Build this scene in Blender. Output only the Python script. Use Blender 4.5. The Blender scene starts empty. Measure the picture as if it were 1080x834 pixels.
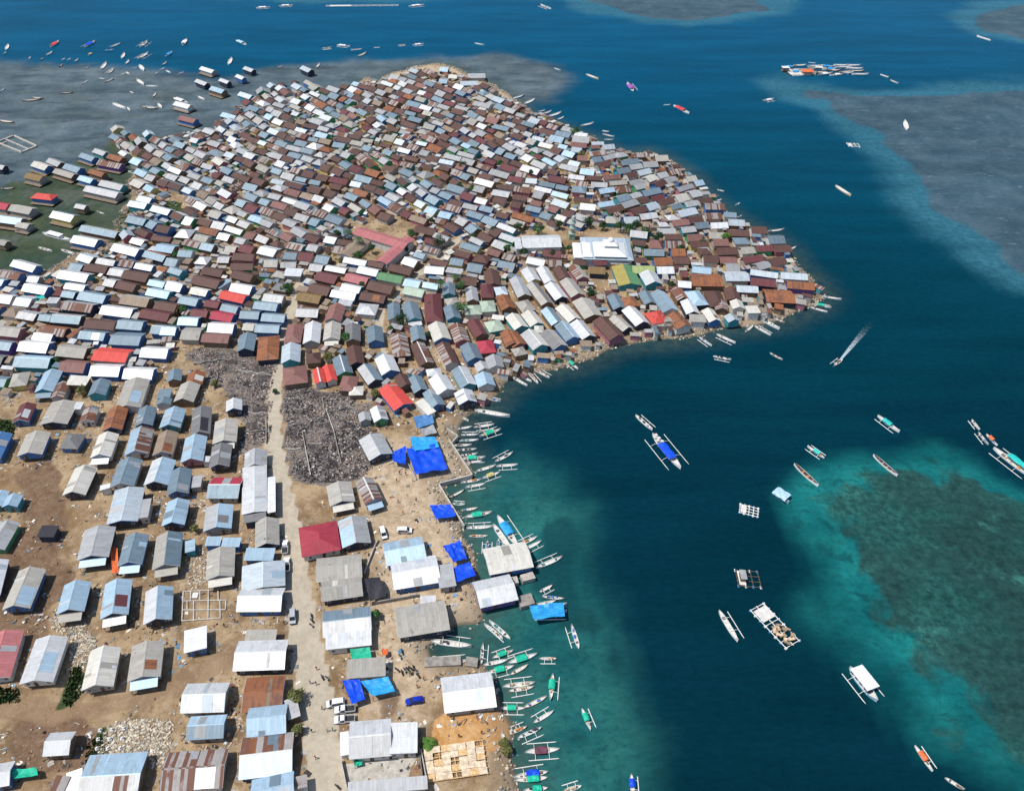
# An island village seen from the air: houses packed roof to roof, a boat harbour, reefs in the strait.
import bpy, math, random
import numpy as np
from mathutils import Vector, Matrix
random.seed(11)
rng = np.random.default_rng(5)
scn = bpy.context.scene
COL = scn.collection
R = math.radians

# ------------------------------------------------------------------ camera and pixel -> place
CAM_H, PITCH, FPX, CX, CY, IW, IH = 176.0, R(41.0), 800.0, 488.0, 417.0, 1080.0, 834.0
cp, sp = math.cos(PITCH), math.sin(PITCH)

def at(x, y, z=0.0):
    """ground position (at height z) that the photograph shows at pixel x, y"""
    u, v = (x - CX) / FPX, (y - CY) / FPX
    d = (u, cp - v * sp, -sp - v * cp)
    t = (z - CAM_H) / d[2]
    return Vector((d[0] * t, d[1] * t, z))

def pix(p):
    x, y, z = p[0], p[1], p[2] - CAM_H
    depth = y * cp - z * sp
    up = y * sp + z * cp
    return CX + FPX * x / depth, CY - FPX * up / depth

def ppm(p):
    return FPX / (p[1] * cp - (p[2] - CAM_H) * sp)

cam = bpy.data.cameras.new('camera')
cam.sensor_width = 36.0
cam.lens = 36.0 * FPX / IW
cam.shift_x = (IW / 2 - CX) / IW
cam.clip_start, cam.clip_end = 1.0, 30000.0
cam_o = bpy.data.objects.new('camera', cam)
cam_o.location = (0, 0, CAM_H)
cam_o.rotation_euler = (math.pi / 2 - PITCH, 0, 0)
COL.objects.link(cam_o)
scn.camera = cam_o

# ------------------------------------------------------------------ light
scn.view_settings.view_transform = 'Standard'
scn.view_settings.look = 'None'
scn.view_settings.gamma = 1.0
scn.view_settings.exposure = 0.0
SUN_TO = Vector((0.50, 0.12, -1.0)).normalized()
el = math.asin(-SUN_TO.z)
az = math.atan2(-SUN_TO.x, -SUN_TO.y)
w = bpy.data.worlds.new('World'); scn.world = w; w.use_nodes = True
nt = w.node_tree; nt.nodes.clear()
wo = nt.nodes.new('ShaderNodeOutputWorld'); bg = nt.nodes.new('ShaderNodeBackground'); sk = nt.nodes.new('ShaderNodeTexSky')
sk.sky_type = 'NISHITA'; sk.sun_disc = False
sk.sun_elevation = el; sk.sun_rotation = az % (2 * math.pi)
sk.air_density = 1.0; sk.dust_density = 1.0; sk.ozone_density = 1.2
bg.inputs['Strength'].default_value = 0.115
nt.links.new(sk.outputs[0], bg.inputs[0]); nt.links.new(bg.outputs[0], wo.inputs[0])
sl = bpy.data.lights.new('sun', 'SUN'); sl.energy = 4.1; sl.angle = R(0.5); sl.color = (1.0, 0.955, 0.88)
so = bpy.data.objects.new('sun', sl); COL.objects.link(so)
so.rotation_euler = SUN_TO.to_track_quat('-Z', 'Y').to_euler()
so.location = (-100, 0, 300)

# ------------------------------------------------------------------ objects
def tag(o, label=None, cat=None, group=None, kind=None):
    if label: o['label'] = label
    if cat: o['category'] = cat
    if group: o['group'] = group
    if kind: o['kind'] = kind
    return o

def empty(name, loc, rz=0.0, sc=1.0):
    o = bpy.data.objects.new(name, None); COL.objects.link(o)
    o.location = loc; o.rotation_euler = (0, 0, rz); o.scale = (sc, sc, sc)
    o.empty_display_size = 0.5
    return o

def link(name, me, parent=None, loc=(0, 0, 0), rz=0.0):
    o = bpy.data.objects.new(name, me); COL.objects.link(o)
    o.parent = parent
    o.location = loc
    if rz: o.rotation_euler = (0, 0, rz)
    return o

class MB:
    """collects faces and builds them as one mesh"""
    def __init__(s):
        s.v = []; s.f = []; s.m = []; s.uv = []; s.t = []
    def face(s, pts, m=0, uv=None, t=1.0):
        n = len(s.v); s.v.extend([tuple(p) for p in pts]); s.f.append(tuple(range(n, n + len(pts))))
        s.m.append(m); s.uv.append(uv or [(p[0], p[1]) for p in pts]); s.t.append(t)
    def shared(s, vs, fs, m=0, t=1.0):
        n = len(s.v); s.v.extend([tuple(p) for p in vs])
        for f in fs:
            s.f.append(tuple(n + i for i in f)); s.m.append(m); s.uv.append([(vs[i][0], vs[i][1]) for i in f]); s.t.append(t)
    def box(s, c, size, rz=0.0, m=0, t=1.0, tilt=0.0, top=1.0):
        hx, hy, hz = size[0] / 2, size[1] / 2, size[2] / 2
        cr, sr = math.cos(rz), math.sin(rz); ct, st = math.cos(tilt), math.sin(tilt)
        vs = []
        for z in (-hz, hz):
            k = top if z > 0 else 1.0
            for x, y in ((-hx, -hy), (hx, -hy), (hx, hy), (-hx, hy)):
                x *= k; y *= k
                xx, zz = x * ct - z * st, x * st + z * ct
                vs.append((c[0] + xx * cr - y * sr, c[1] + xx * sr + y * cr, c[2] + zz))
        s.shared(vs, [(3, 2, 1, 0), (4, 5, 6, 7), (0, 1, 5, 4), (1, 2, 6, 5), (2, 3, 7, 6), (3, 0, 4, 7)], m, t)
    def tube(s, p0, p1, r0, r1=None, n=6, m=0, t=1.0, cap=True):
        r1 = r0 if r1 is None else r1
        a, b = Vector(p0), Vector(p1); d = (b - a)
        if d.length < 1e-6: return
        q = d.to_track_quat('Z', 'Y')
        vs = []
        for p, r in ((a, r0), (b, r1)):
            for i in range(n):
                an = 2 * math.pi * i / n
                vs.append(p + q @ Vector((r * math.cos(an), r * math.sin(an), 0)))
        fs = [(i, (i + 1) % n, n + (i + 1) % n, n + i) for i in range(n)]
        if cap: fs += [tuple(range(n - 1, -1, -1)), tuple(range(n, 2 * n))]
        s.shared(vs, fs, m, t)
    def mesh(s, name, mats):
        me = bpy.data.meshes.new(name)
        me.from_pydata(s.v, [], s.f)
        for x in mats: me.materials.append(x)
        if len(s.f):
            me.polygons.foreach_set('material_index', s.m)
            ul = me.uv_layers.new(name='UVMap')
            ul.data.foreach_set('uv', np.array([c for f in s.uv for c in f], dtype=np.float32).ravel())
            at_ = me.attributes.new('tint', 'FLOAT', 'FACE')
            at_.data.foreach_set('value', np.array(s.t, dtype=np.float32))
        me.validate(); me.update()
        return me
    def build(s, name, mats, parent=None, loc=(0, 0, 0), rz=0.0):
        if not isinstance(mats, (list, tuple)): mats = [mats]
        return link(name, s.mesh(name, mats), parent, loc, rz)

# ------------------------------------------------------------------ materials
def new_mat(name):
    m = bpy.data.materials.new(name); m.use_nodes = True
    n = m.node_tree
    return m, n, n.nodes['Principled BSDF']

def N(n, t, **k):
    x = n.nodes.new(t)
    for a, b in k.items():
        if a.startswith('i_'): x.inputs[int(a[2:])].default_value = b
        else: setattr(x, a, b)
    return x

def mixc(n, fac, a, b, mode='MIX'):
    x = n.nodes.new('ShaderNodeMix'); x.data_type = 'RGBA'; x.blend_type = mode
    for idx, v in ((0, fac), (6, a), (7, b)):
        if hasattr(v, 'is_linked') or hasattr(v, 'links'): n.links.new(v, x.inputs[idx])
        else: x.inputs[idx].default_value = v if idx == 0 else (v[0], v[1], v[2], 1.0)
    return x.outputs[2]

def math_(n, op, a, b=None, c=None, clamp=False):
    x = n.nodes.new('ShaderNodeMath'); x.operation = op; x.use_clamp = clamp
    for i, v in enumerate((a, b, c)):
        if v is None: continue
        if hasattr(v, 'links'): n.links.new(v, x.inputs[i])
        else: x.inputs[i].default_value = v
    return x.outputs[0]

def ramp(n, v, lo, hi, a=0.0, b=1.0):
    x = n.nodes.new('ShaderNodeMapRange'); x.interpolation_type = 'SMOOTHSTEP'
    n.links.new(v, x.inputs[0])
    for i, q in zip((1, 2, 3, 4), (lo, hi, a, b)): x.inputs[i].default_value = q
    return x.outputs[0]

def noise(n, vec, scale, detail=3.0, rough=0.55, dist=0.0):
    x = n.nodes.new('ShaderNodeTexNoise'); x.inputs['Scale'].default_value = scale
    x.inputs['Detail'].default_value = detail; x.inputs['Roughness'].default_value = rough
    x.inputs['Distortion'].default_value = dist
    if vec is not None: n.links.new(vec, x.inputs['Vector'])
    return x.outputs['Fac']

def pos(n):
    return n.nodes.new('ShaderNodeNewGeometry').outputs['Position']

def mapping(n, vec, sc):
    x = n.nodes.new('ShaderNodeMapping'); x.inputs['Scale'].default_value = sc
    n.links.new(vec, x.inputs['Vector']); return x.outputs[0]

_mats = {}
def flat(name, col, rough=0.7, var=0.18, scale=1.2, spec=0.3, metal=0.0, island=False):
    if name in _mats: return _mats[name]
    m, n, b = new_mat(name)
    f = noise(n, pos(n), scale, 4.0)
    k = ramp(n, f, 0.3, 0.7, 1.0 - var, 1.0 + var)
    if island:
        g = n.nodes.new('ShaderNodeNewGeometry')
        k = math_(n, 'MULTIPLY', k, ramp(n, g.outputs['Random Per Island'], 0, 1, 0.55, 1.45))
    hs = n.nodes.new('ShaderNodeHueSaturation'); hs.inputs['Color'].default_value = (*col, 1)
    n.links.new(k, hs.inputs['Value']); n.links.new(hs.outputs[0], b.inputs['Base Color'])
    b.inputs['Roughness'].default_value = rough; b.inputs['Specular IOR Level'].default_value = spec
    b.inputs['Metallic'].default_value = metal
    _mats[name] = m
    return m

def roof_mat(name, col, rust, rough=0.5, metal=0.0, rcol=(0.13, 0.055, 0.035), sheet=0.11, spec=0.4, streak=0.0):
    """metal or fibre sheets laid side by side: sheet to sheet tone, laps, rust and weather stains"""
    m, n, b = new_mat(name)
    uv = n.nodes.new('ShaderNodeTexCoord').outputs['UV']
    p = pos(n)
    br = n.nodes.new('ShaderNodeTexBrick'); n.links.new(uv, br.inputs['Vector'])
    br.offset = 0.0; br.inputs['Scale'].default_value = 1.0
    br.inputs['Brick Width'].default_value = 0.78; br.inputs['Row Height'].default_value = 3.4
    br.inputs['Mortar Size'].default_value = 0.045; br.inputs['Mortar Smooth'].default_value = 0.3
    br.inputs['Bias'].default_value = 0.0
    br.inputs['Color1'].default_value = (1 - sheet,) * 3 + (1,); br.inputs['Color2'].default_value = (1 + sheet * 0.4,) * 3 + (1,)
    br.inputs['Mortar'].default_value = (1 - sheet * 1.5,) * 3 + (1,)
    c = mixc(n, 1.0, col, br.outputs['Color'], 'MULTIPLY')
    st = noise(n, mapping(n, uv, (2.2, 0.35, 1)), 1.0, 3.0)
    c = mixc(n, ramp(n, st, 0.45, 0.75, 0.0, 0.42), c, [x * 0.58 for x in col])
    sn = noise(n, p, 0.55, 5.0, 0.65)
    c = mixc(n, ramp(n, sn, 0.50, 0.70, 0.0, 0.42), c, (col[0] * 0.60, col[1] * 0.55, col[2] * 0.47))
    a = n.nodes.new('ShaderNodeAttribute'); a.attribute_name = 'tint'
    if rust > 0:
        big = noise(n, p, 0.33, 4.0, 0.6)
        fine = noise(n, mapping(n, uv, (1.3, 0.5, 1)), 1.5, 3.0)
        v = math_(n, 'ADD', math_(n, 'MULTIPLY', big, 0.7), math_(n, 'MULTIPLY', fine, 0.3))
        if streak:
            sv = math_(n, 'MULTIPLY', math_(n, 'SUBTRACT', br.outputs['Fac'], 0.5), 0.0)
            wn = n.nodes.new('ShaderNodeTexWhiteNoise'); wn.noise_dimensions = '2D'
            fl = n.nodes.new('ShaderNodeVectorMath'); fl.operation = 'FLOOR'
            n.links.new(mapping(n, uv, (1 / 0.78, 1 / 6.8, 1)), fl.inputs[0]); n.links.new(fl.outputs[0], wn.inputs['Vector'])
            v = math_(n, 'ADD', math_(n, 'MULTIPLY', v, 1 - streak), math_(n, 'MULTIPLY', wn.outputs['Value'], streak))
        th = 0.75 - rust * 0.5
        c = mixc(n, ramp(n, v, th, th + 0.12), c, rcol)
    hs = n.nodes.new('ShaderNodeHueSaturation'); n.links.new(c, hs.inputs['Color']); n.links.new(a.outputs['Fac'], hs.inputs['Value'])
    n.links.new(hs.outputs[0], b.inputs['Base Color'])
    b.inputs['Roughness'].default_value = rough; b.inputs['Specular IOR Level'].default_value = spec; b.inputs['Metallic'].default_value = metal
    wv = n.nodes.new('ShaderNodeTexWave'); wv.bands_direction = 'X'; wv.inputs['Scale'].default_value = 1.6
    n.links.new(uv, wv.inputs['Vector'])
    bp = n.nodes.new('ShaderNodeBump'); bp.inputs['Strength'].default_value = 0.35; bp.inputs['Distance'].default_value = 0.05
    n.links.new(wv.outputs['Fac'], bp.inputs['Height']); n.links.new(bp.outputs[0], b.inputs['Normal'])
    return m

#        colour (linear), rust, words
ROOFS = {
 'W': ((0.71, 0.725, 0.74), 0.08, 'bright white'),  'w': ((0.66, 0.64, 0.58), 0.12, 'cream'),
 't': ((0.58, 0.66, 0.72), 0.06, 'silvery'),       'B': ((0.43, 0.59, 0.72), 0.06, 'pale blue'),
 'S': ((0.215, 0.295, 0.355), 0.10, 'slate blue'),    'G': ((0.44, 0.45, 0.46), 0.16, 'light grey'),
 'D': ((0.20, 0.20, 0.205), 0.12, 'dark grey'),   'C': ((0.43, 0.41, 0.37), 0.22, 'weathered grey'),
 'T': ((0.30, 0.23, 0.17), 0.25, 'tan brown'),     'R': ((0.115, 0.056, 0.046), 0.45, 'rust brown'),
 'O': ((0.30, 0.115, 0.05), 0.45, 'orange rusted'), 'M': ((0.36, 0.33, 0.32), 0.62, 'rust streaked'),
 'm': ((0.15, 0.045, 0.05), 0.25, 'maroon'),       'r': ((0.62, 0.075, 0.06), 0.05, 'bright red'),
 'x': ((0.42, 0.045, 0.075), 0.05, 'crimson'),     'p': ((0.45, 0.16, 0.165), 0.15, 'faded pink'),
 'P': ((0.25, 0.12, 0.105), 0.30, 'dusty red'),    'g': ((0.12, 0.29, 0.14), 0.05, 'green'),
 'l': ((0.45, 0.55, 0.44), 0.08, 'pale green'),    'L': ((0.40, 0.48, 0.20), 0.05, 'lime green'),
 'y': ((0.23, 0.15, 0.06), 0.25, 'ochre brown'),   'Y': ((0.42, 0.35, 0.10), 0.12, 'mustard yellow'),
 'K': ((0.035, 0.033, 0.045), 0.0, 'black'),       'u': ((0.08, 0.22, 0.48), 0.05, 'deep blue'),
}
RC = list(ROOFS)
RM = {k: roof_mat('roof_' + v[2].replace(' ', '_'), v[0], v[1], streak=0.5 if k in 'M' else 0.2,
      rough=0.44 if k in 'WtBSG' else 0.65, metal={'W': .22, 't': .25, 'B': .2, 'S': .22, 'G': .18}.get(k, 0.0), rcol=(0.16, 0.07, 0.045) if k in 'MO' else (0.10, 0.05, 0.038)) for k, v in ROOFS.items()}
RML = [RM[k] for k in RC]
WALLS = {
 'b': ((0.07, 0.18, 0.42), 'blue'), 'w': ((0.62, 0.61, 0.58), 'white'), 't': ((0.06, 0.30, 0.36), 'teal'),
 'n': ((0.21, 0.145, 0.10), 'brown wooden'), 'c': ((0.36, 0.35, 0.33), 'concrete'), 'k': ((0.04, 0.05, 0.08), 'dark'),
 'g': ((0.08, 0.34, 0.15), 'green'), 'p': ((0.40, 0.17, 0.21), 'pink'), 'y': ((0.60, 0.50, 0.20), 'yellow'), 'v': ((0.16, 0.09, 0.30), 'purple'),
}
WC = list(WALLS)
WML = [flat('wall_' + v[1].replace(' ', '_'), v[0], 0.75, 0.15, 0.9) for v in WALLS.values()]
M_TRIM = flat('white_trim_paint', (0.68, 0.68, 0.66), 0.6, 0.1)
M_WOOD = flat('weathered_wood', (0.20, 0.155, 0.115), 0.85, 0.3, 2.0, island=True)
M_POST = flat('post_wood', (0.11, 0.085, 0.065), 0.85, 0.3, 2.0)
M_GLASS = flat('dark_window', (0.02, 0.028, 0.035), 0.25, 0.1, spec=0.5)
M_DOOR = flat('door_paint', (0.12, 0.075, 0.045), 0.6, 0.2)
M_CONC = flat('pale_concrete', (0.47, 0.44, 0.39), 0.9, 0.2, 0.7)
M_CONCD = flat('dirty_concrete', (0.27, 0.25, 0.225), 0.9, 0.3, 0.6)
# ------------------------------------------------------------------ masks in ground metres
def poly(px, z=0.0):
    return np.array([at(x, y, z)[:2] for x, y in px])

def sdist(P, A):
    """signed distance (inside positive) of points P (n,2) to polygon A"""
    n = len(A); d = np.full(len(P), 1e18); ins = np.zeros(len(P), bool)
    for i in range(n):
        a, b = A[i], A[(i + 1) % n]; e = b - a; wv = P - a
        t = np.clip((wv @ e) / max(e @ e, 1e-9), 0, 1)
        q = wv - t[:, None] * e
        d = np.minimum(d, (q * q).sum(1))
        c = (a[1] > P[:, 1]) != (b[1] > P[:, 1])
        with np.errstate(divide='ignore', invalid='ignore'):
            xi = (b[0] - a[0]) * (P[:, 1] - a[1]) / (b[1] - a[1] + 1e-12) + a[0]
        ins ^= c & (P[:, 0] < xi)
    d = np.sqrt(d)
    return np.where(ins, d, -d)

def ldist(P, A):
    d = np.full(len(P), 1e18)
    for a, b in zip(A[:-1], A[1:]):
        e = b - a; wv = P - a
        t = np.clip((wv @ e) / max(e @ e, 1e-9), 0, 1)
        q = wv - t[:, None] * e
        d = np.minimum(d, (q * q).sum(1))
    return np.sqrt(d)

def ss(x, lo, hi):
    t = np.clip((x - lo) / (hi - lo), 0, 1); return t * t * (3 - 2 * t)

_vn = {}
def vnoise(P, scale, seed=0):
    if seed not in _vn: _vn[seed] = np.random.default_rng(seed).random((256, 256))
    g = _vn[seed]; q = P / scale; i = np.floor(q).astype(int); f = q - i; f = f * f * (3 - 2 * f)
    x0, y0 = i[:, 0] % 256, i[:, 1] % 256; x1, y1 = (x0 + 1) % 256, (y0 + 1) % 256
    return (g[x0, y0] * (1 - f[:, 0]) + g[x1, y0] * f[:, 0]) * (1 - f[:, 1]) + (g[x0, y1] * (1 - f[:, 0]) + g[x1, y1] * f[:, 0]) * f[:, 1]

LAND_PX = [(-150,300),(0,297),(20,291),(50,286),(76,270),(100,263),(118,247),(128,226),(138,206),(136,186),(150,176),(162,168),(178,152),
 (200,146),(222,140),(250,128),(276,116),(300,108),(330,108),(356,102),(372,92),(386,82),(398,86),(412,78),(440,70),(462,68),(480,72),
 (500,82),(520,90),(538,101),(556,116),(578,128),(598,136),(622,144),(638,154),(660,163),(684,160),(698,165),(718,177),(732,188),(744,206),
 (766,224),(790,240),(814,250),(832,266),(840,282),(856,294),(867,309),(860,322),(840,329),(826,336),(800,342),(772,345),(745,352),(718,356),(690,359),
 (655,362),(622,376),(600,384),(560,393),(537,399),(528,410),(516,424),(500,434),(488,443),(482,452),(478,468),(498,502),(464,510),(472,523),
 (490,560),(497,575),(505,600),(511,640),(508,655),(480,659),(462,671),(450,681),(455,692),(480,698),(505,697),(513,708),(523,730),(531,746),
 (538,775),(541,790),(546,834),(552,900),(560,1000),(-700,1000),(-700,420)]
LAND = poly(LAND_PX)
GZ = 1.1

# --- water: one sheet to the horizon; depth, bottom and a painted far sky tint set its colour
def spaced(lo, hi, step, far_lo, far_hi):
    a = list(np.arange(lo, hi + step, step)); s = step
    while a[-1] < far_hi: s *= 1.5; a.append(a[-1] + s)
    s = step; pre = []
    x = lo
    while x > far_lo: s *= 1.5; x -= s; pre.append(x)
    return np.array(pre[::-1] + a)
xs = spaced(-560, 760, 4.5, -9000, 9000); ys = spaced(20, 1010, 4.5, -2500, 12000)
X, Y = np.meshgrid(xs, ys); P = np.stack([X.ravel(), Y.ravel()], 1)
nx, ny = len(xs), len(ys)
wob = np.stack([vnoise(P, 26, 1) - 0.5, vnoise(P, 26, 2) - 0.5], 1) * 16 + np.stack([vnoise(P, 9, 3) - 0.5, vnoise(P, 9, 4) - 0.5], 1) * 7
PW = P + wob
def mask(px, lo, hi): return ss(sdist(PW, poly(px)), lo, hi)
FLAT_PX = [(-900,58),(0,63),(120,72),(190,80),(240,82),(262,76),(300,72),(420,62),(520,57),(580,68),(600,84),(585,102),(540,110),(400,140),(180,220),(130,262),(-200,340),(-900,340)]
GREEN_PX = [(-900,225),(0,196),(48,186),(78,176),(112,146),(150,146),(182,152),(186,176),(150,215),(130,250),(60,300),(-150,315),(-900,315)]
FARREEF = [[(818,84),(850,90),(905,99),(960,100),(1010,93),(1040,90),(1400,84),(1500,340),(1180,320),(1075,292),(1040,272),(1000,243),(966,222),(952,196),(946,172),(925,146),(880,116),(850,104)],
           [(560,-60),(590,-12),(612,4),(680,20),(760,23),(812,15),(835,-20),(860,-60)],
           [(1012,18),(1040,34),(1080,43),(1300,46),(1300,-6),(1080,0),(1035,8)],
           [(150,-9),(260,-2),(420,-1),(560,-5),(560,-40),(150,-40)]]
REEF_PX = [(897,520),(930,508),(962,508),(1000,524),(1040,530),(1080,548),(1400,640),(1500,950),(1160,930),(1110,855),(1062,806),(1016,762),(985,722),(952,694),(934,660),(922,634),(906,604),(890,566),(888,540)]
TEAL_PX = [(842,512),(862,492),(900,478),(950,478),(1010,490),(1080,516),(1400,590),(1600,1000),(1190,1000),(1075,850),(1020,800),(975,770),(935,740),(895,700),(858,660),(838,610),(828,560)]
HARB_PX = [(440,640),(480,520),(530,488),(580,498),(622,528),(640,570),(652,620),(676,690),(690,745),(692,800),(704,850),(725,1000),(500,1000)]
WEED_PX = [(592,535),(622,550),(640,585),(640,625),(650,660),(690,720),(712,800),(690,790),(660,715),(622,668),(588,668),(575,640),(588,600),(580,560)]
sd_land = sdist(P, LAND)
a_flat = mask(FLAT_PX, -9, 10)
a_green = mask(GREEN_PX, -5, 9)
a_fr = np.zeros(len(P)); a_frb = np.zeros(len(P))
for q in FARREEF:
    d = sdist(PW, poly(q)); a_fr = np.maximum(a_fr, ss(d, -2, 14)); a_frb = np.maximum(a_frb, ss(d, -20, -2))
d = sdist(PW, poly(TEAL_PX)); a_teal = ss(d, -6, 8)
d = sdist(PW, poly(REEF_PX)); a_reef = ss(d, -16, 13)
d = sdist(PW, poly(HARB_PX)); a_harb = ss(d, -7, 13)
a_weed = mask(WEED_PX, -5, 5)
a_shore = ss(sd_land, -13, 0)
me = bpy.data.meshes.new('sea_water')
vs = np.zeros((len(P), 3)); vs[:, :2] = P
idx = np.arange(nx * ny).reshape(ny, nx)
fs = np.stack([idx[:-1, :-1], idx[:-1, 1:], idx[1:, 1:], idx[1:, :-1]], -1).reshape(-1, 4)
me.from_pydata(vs.tolist(), [], fs.tolist())
def fattr(me, name, v):
    a = me.attributes.new(name, 'FLOAT', 'POINT'); a.data.foreach_set('value', np.asarray(v, dtype=np.float32))
for nme, v in (('flat', a_flat), ('green', a_green), ('fr', a_fr), ('frb', a_frb), ('teal', a_teal), ('reef', a_reef), ('harb', a_harb), ('weed', a_weed), ('shore', a_shore)):
    fattr(me, nme, v)
m, n, b = new_mat('sea_water')
def A(name):
    x = n.nodes.new('ShaderNodeAttribute'); x.attribute_name = name; return x.outputs['Fac']
p = pos(n)
big = noise(n, p, 0.012, 4.0); mid = noise(n, p, 0.06, 5.0, 0.62); fine = noise(n, p, 0.30, 5.0, 0.65); blot = noise(n, p, 0.11, 3.0, 0.5, 0.6)
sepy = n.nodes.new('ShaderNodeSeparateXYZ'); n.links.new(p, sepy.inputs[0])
# low-angle sky reflection painted into the base colour: bluer and brighter with distance
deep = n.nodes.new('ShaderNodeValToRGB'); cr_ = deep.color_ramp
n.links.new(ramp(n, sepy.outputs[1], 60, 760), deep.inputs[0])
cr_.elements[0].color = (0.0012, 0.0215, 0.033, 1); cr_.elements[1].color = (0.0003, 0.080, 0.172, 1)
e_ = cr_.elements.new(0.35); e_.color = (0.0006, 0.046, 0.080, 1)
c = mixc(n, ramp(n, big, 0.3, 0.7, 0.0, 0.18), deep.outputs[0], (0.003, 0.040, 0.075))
def patchy(a, k=0.55, lo=0.32, hi=0.62, src=None):
    s = math_(n, 'ADD', a, math_(n, 'MULTIPLY', math_(n, 'SUBTRACT', src or mid, 0.5), k))
    return ramp(n, s, lo, hi)
# harbour shallows
c = mixc(n, math_(n, 'MULTIPLY', A('harb'), 0.95), c, mixc(n, ramp(n, mid, 0.3, 0.7), (0.010, 0.092, 0.100), (0.026, 0.140, 0.128)))
c = mixc(n, math_(n, 'MULTIPLY', patchy(A('weed'), 1.1, 0.35, 0.85), 0.8), c, (0.0065, 0.044, 0.054))
spots = ramp(n, blot, 0.63, 0.72)
c = mixc(n, math_(n, 'MULTIPLY', math_(n, 'MULTIPLY', spots, A('harb')), 0.45), c, (0.008, 0.050, 0.055))
# near reef: a teal rim and a mottled brown-green top
c = mixc(n, A('teal'), c, mixc(n, ramp(n, mid, 0.3, 0.7), (0.005, 0.098, 0.106), (0.012, 0.170, 0.165)))
c = mixc(n, math_(n, 'MULTIPLY', math_(n, 'MULTIPLY', ramp(n, noise(n, p, 0.16, 4.0, 0.6, 0.4), 0.50, 0.66), A('teal')), 0.7), c, (0.006, 0.050, 0.058))
c = mixc(n, math_(n, 'MULTIPLY', ramp(n, noise(n, p, 0.75, 4.0, 0.65), 0.50, 0.70), math_(n, 'MULTIPLY', math_(n, 'MAXIMUM', A('teal'), A('harb')), 0.55)), c, (0.008, 0.055, 0.062))
c = mixc(n, math_(n, 'MULTIPLY', ramp(n, noise(n, p, 0.18, 5.0, 0.66, 0.5), 0.52, 0.68), math_(n, 'MULTIPLY', A('harb'), 0.5)), c, (0.010, 0.058, 0.062))
rtop = mixc(n, ramp(n, noise(n, p, 0.38, 7.0, 0.72), 0.28, 0.76), (0.012, 0.038, 0.039), (0.028, 0.088, 0.082))
rtop = mixc(n, ramp(n, noise(n, p, 0.028, 4.0, 0.6), 0.46, 0.64, 0, 0.75), rtop, mixc(n, ramp(n, noise(n, p, 0.5, 5.0, 0.7), 0.36, 0.68), (0.012, 0.056, 0.054), (0.030, 0.140, 0.124)))
rtop = mixc(n, math_(n, 'MULTIPLY', ramp(n, mid, 0.52, 0.72), ramp(n, fine, 0.42, 0.66)), rtop, (0.050, 0.200, 0.170))
rtop = mixc(n, ramp(n, noise(n, p, 0.9, 3.0), 0.60, 0.75, 0, 0.5), rtop, (0.010, 0.026, 0.030))
c = mixc(n, patchy(A('reef'), 1.5, 0.38, 0.66, noise(n, p, 0.07, 3.5, 0.6, 0.6)), c, rtop)
# far reefs and flats: pale rim, grey mottled top
c = mixc(n, math_(n, 'MULTIPLY', A('frb'), ramp(n, fine, 0.3, 0.7, 0.45, 0.9)), c, (0.040, 0.150, 0.205))
ftop = mixc(n, ramp(n, mid, 0.3, 0.7), (0.036, 0.074, 0.104), (0.064, 0.110, 0.142))
ftop = mixc(n, ramp(n, noise(n, mapping(n, p, (0.5, 1.6, 1)), 0.22, 4.0, 0.7), 0.56, 0.72, 0, 0.7), ftop, (0.15, 0.21, 0.25))
ftop = mixc(n, ramp(n, fine, 0.55, 0.75, 0, 0.6), ftop, (0.036, 0.064, 0.090))
c = mixc(n, patchy(A('fr'), 0.7, 0.3, 0.75), c, ftop)
fl = mixc(n, ramp(n, mid, 0.32, 0.68), (0.072, 0.104, 0.122), (0.125, 0.162, 0.180))
fl = mixc(n, ramp(n, noise(n, mapping(n, p, (0.7, 1.8, 1)), 0.05, 5.0, 0.6), 0.50, 0.64, 0, 0.75), fl, (0.046, 0.068, 0.080))
fl = mixc(n, ramp(n, noise(n, p, 0.035, 5.0, 0.7), 0.52, 0.68, 0, 0.45), fl, (0.098, 0.110, 0.090))
fl = mixc(n, ramp(n, fine, 0.55, 0.72, 0, 0.5), fl, (0.042, 0.052, 0.058))
c = mixc(n, math_(n, 'MULTIPLY', A('flat'), 0.95), c, fl)
gr = mixc(n, ramp(n, mid, 0.3, 0.7), (0.034, 0.062, 0.044), (0.074, 0.092, 0.052))
gr = mixc(n, ramp(n, noise(n, p, 0.05, 5.0, 0.65, 0.8), 0.50, 0.64, 0, 0.8), gr, (0.088, 0.100, 0.086))
gr = mixc(n, ramp(n, fine, 0.5, 0.7, 0, 0.6), gr, (0.024, 0.048, 0.044))
c = mixc(n, patchy(A('green'), 1.5, 0.25, 0.9), c, gr)
c = mixc(n, math_(n, 'MULTIPLY', A('shore'), ramp(n, fine, 0.3, 0.7, 0.25, 0.8)), c, (0.055, 0.080, 0.066))
stv = ramp(n, noise(n, mapping(n, p, (0.010, 0.055, 1)), 1.0, 5.0, 0.6), 0.3, 0.7, 0.86, 1.16)
rip = ramp(n, noise(n, mapping(n, p, (0.35, 0.8, 1)), 1.0, 4.0, 0.7), 0.3, 0.72, 0.88, 1.14)
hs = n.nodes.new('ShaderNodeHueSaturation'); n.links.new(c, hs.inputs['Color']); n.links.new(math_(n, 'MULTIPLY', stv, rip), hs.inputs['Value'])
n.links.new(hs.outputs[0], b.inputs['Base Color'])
b.inputs['Roughness'].default_value = 0.30; b.inputs['IOR'].default_value = 1.33; b.inputs['Specular IOR Level'].default_value = 0.018; b.inputs['Specular Tint'].default_value = (0.55, 0.85, 1.0, 1)
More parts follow.
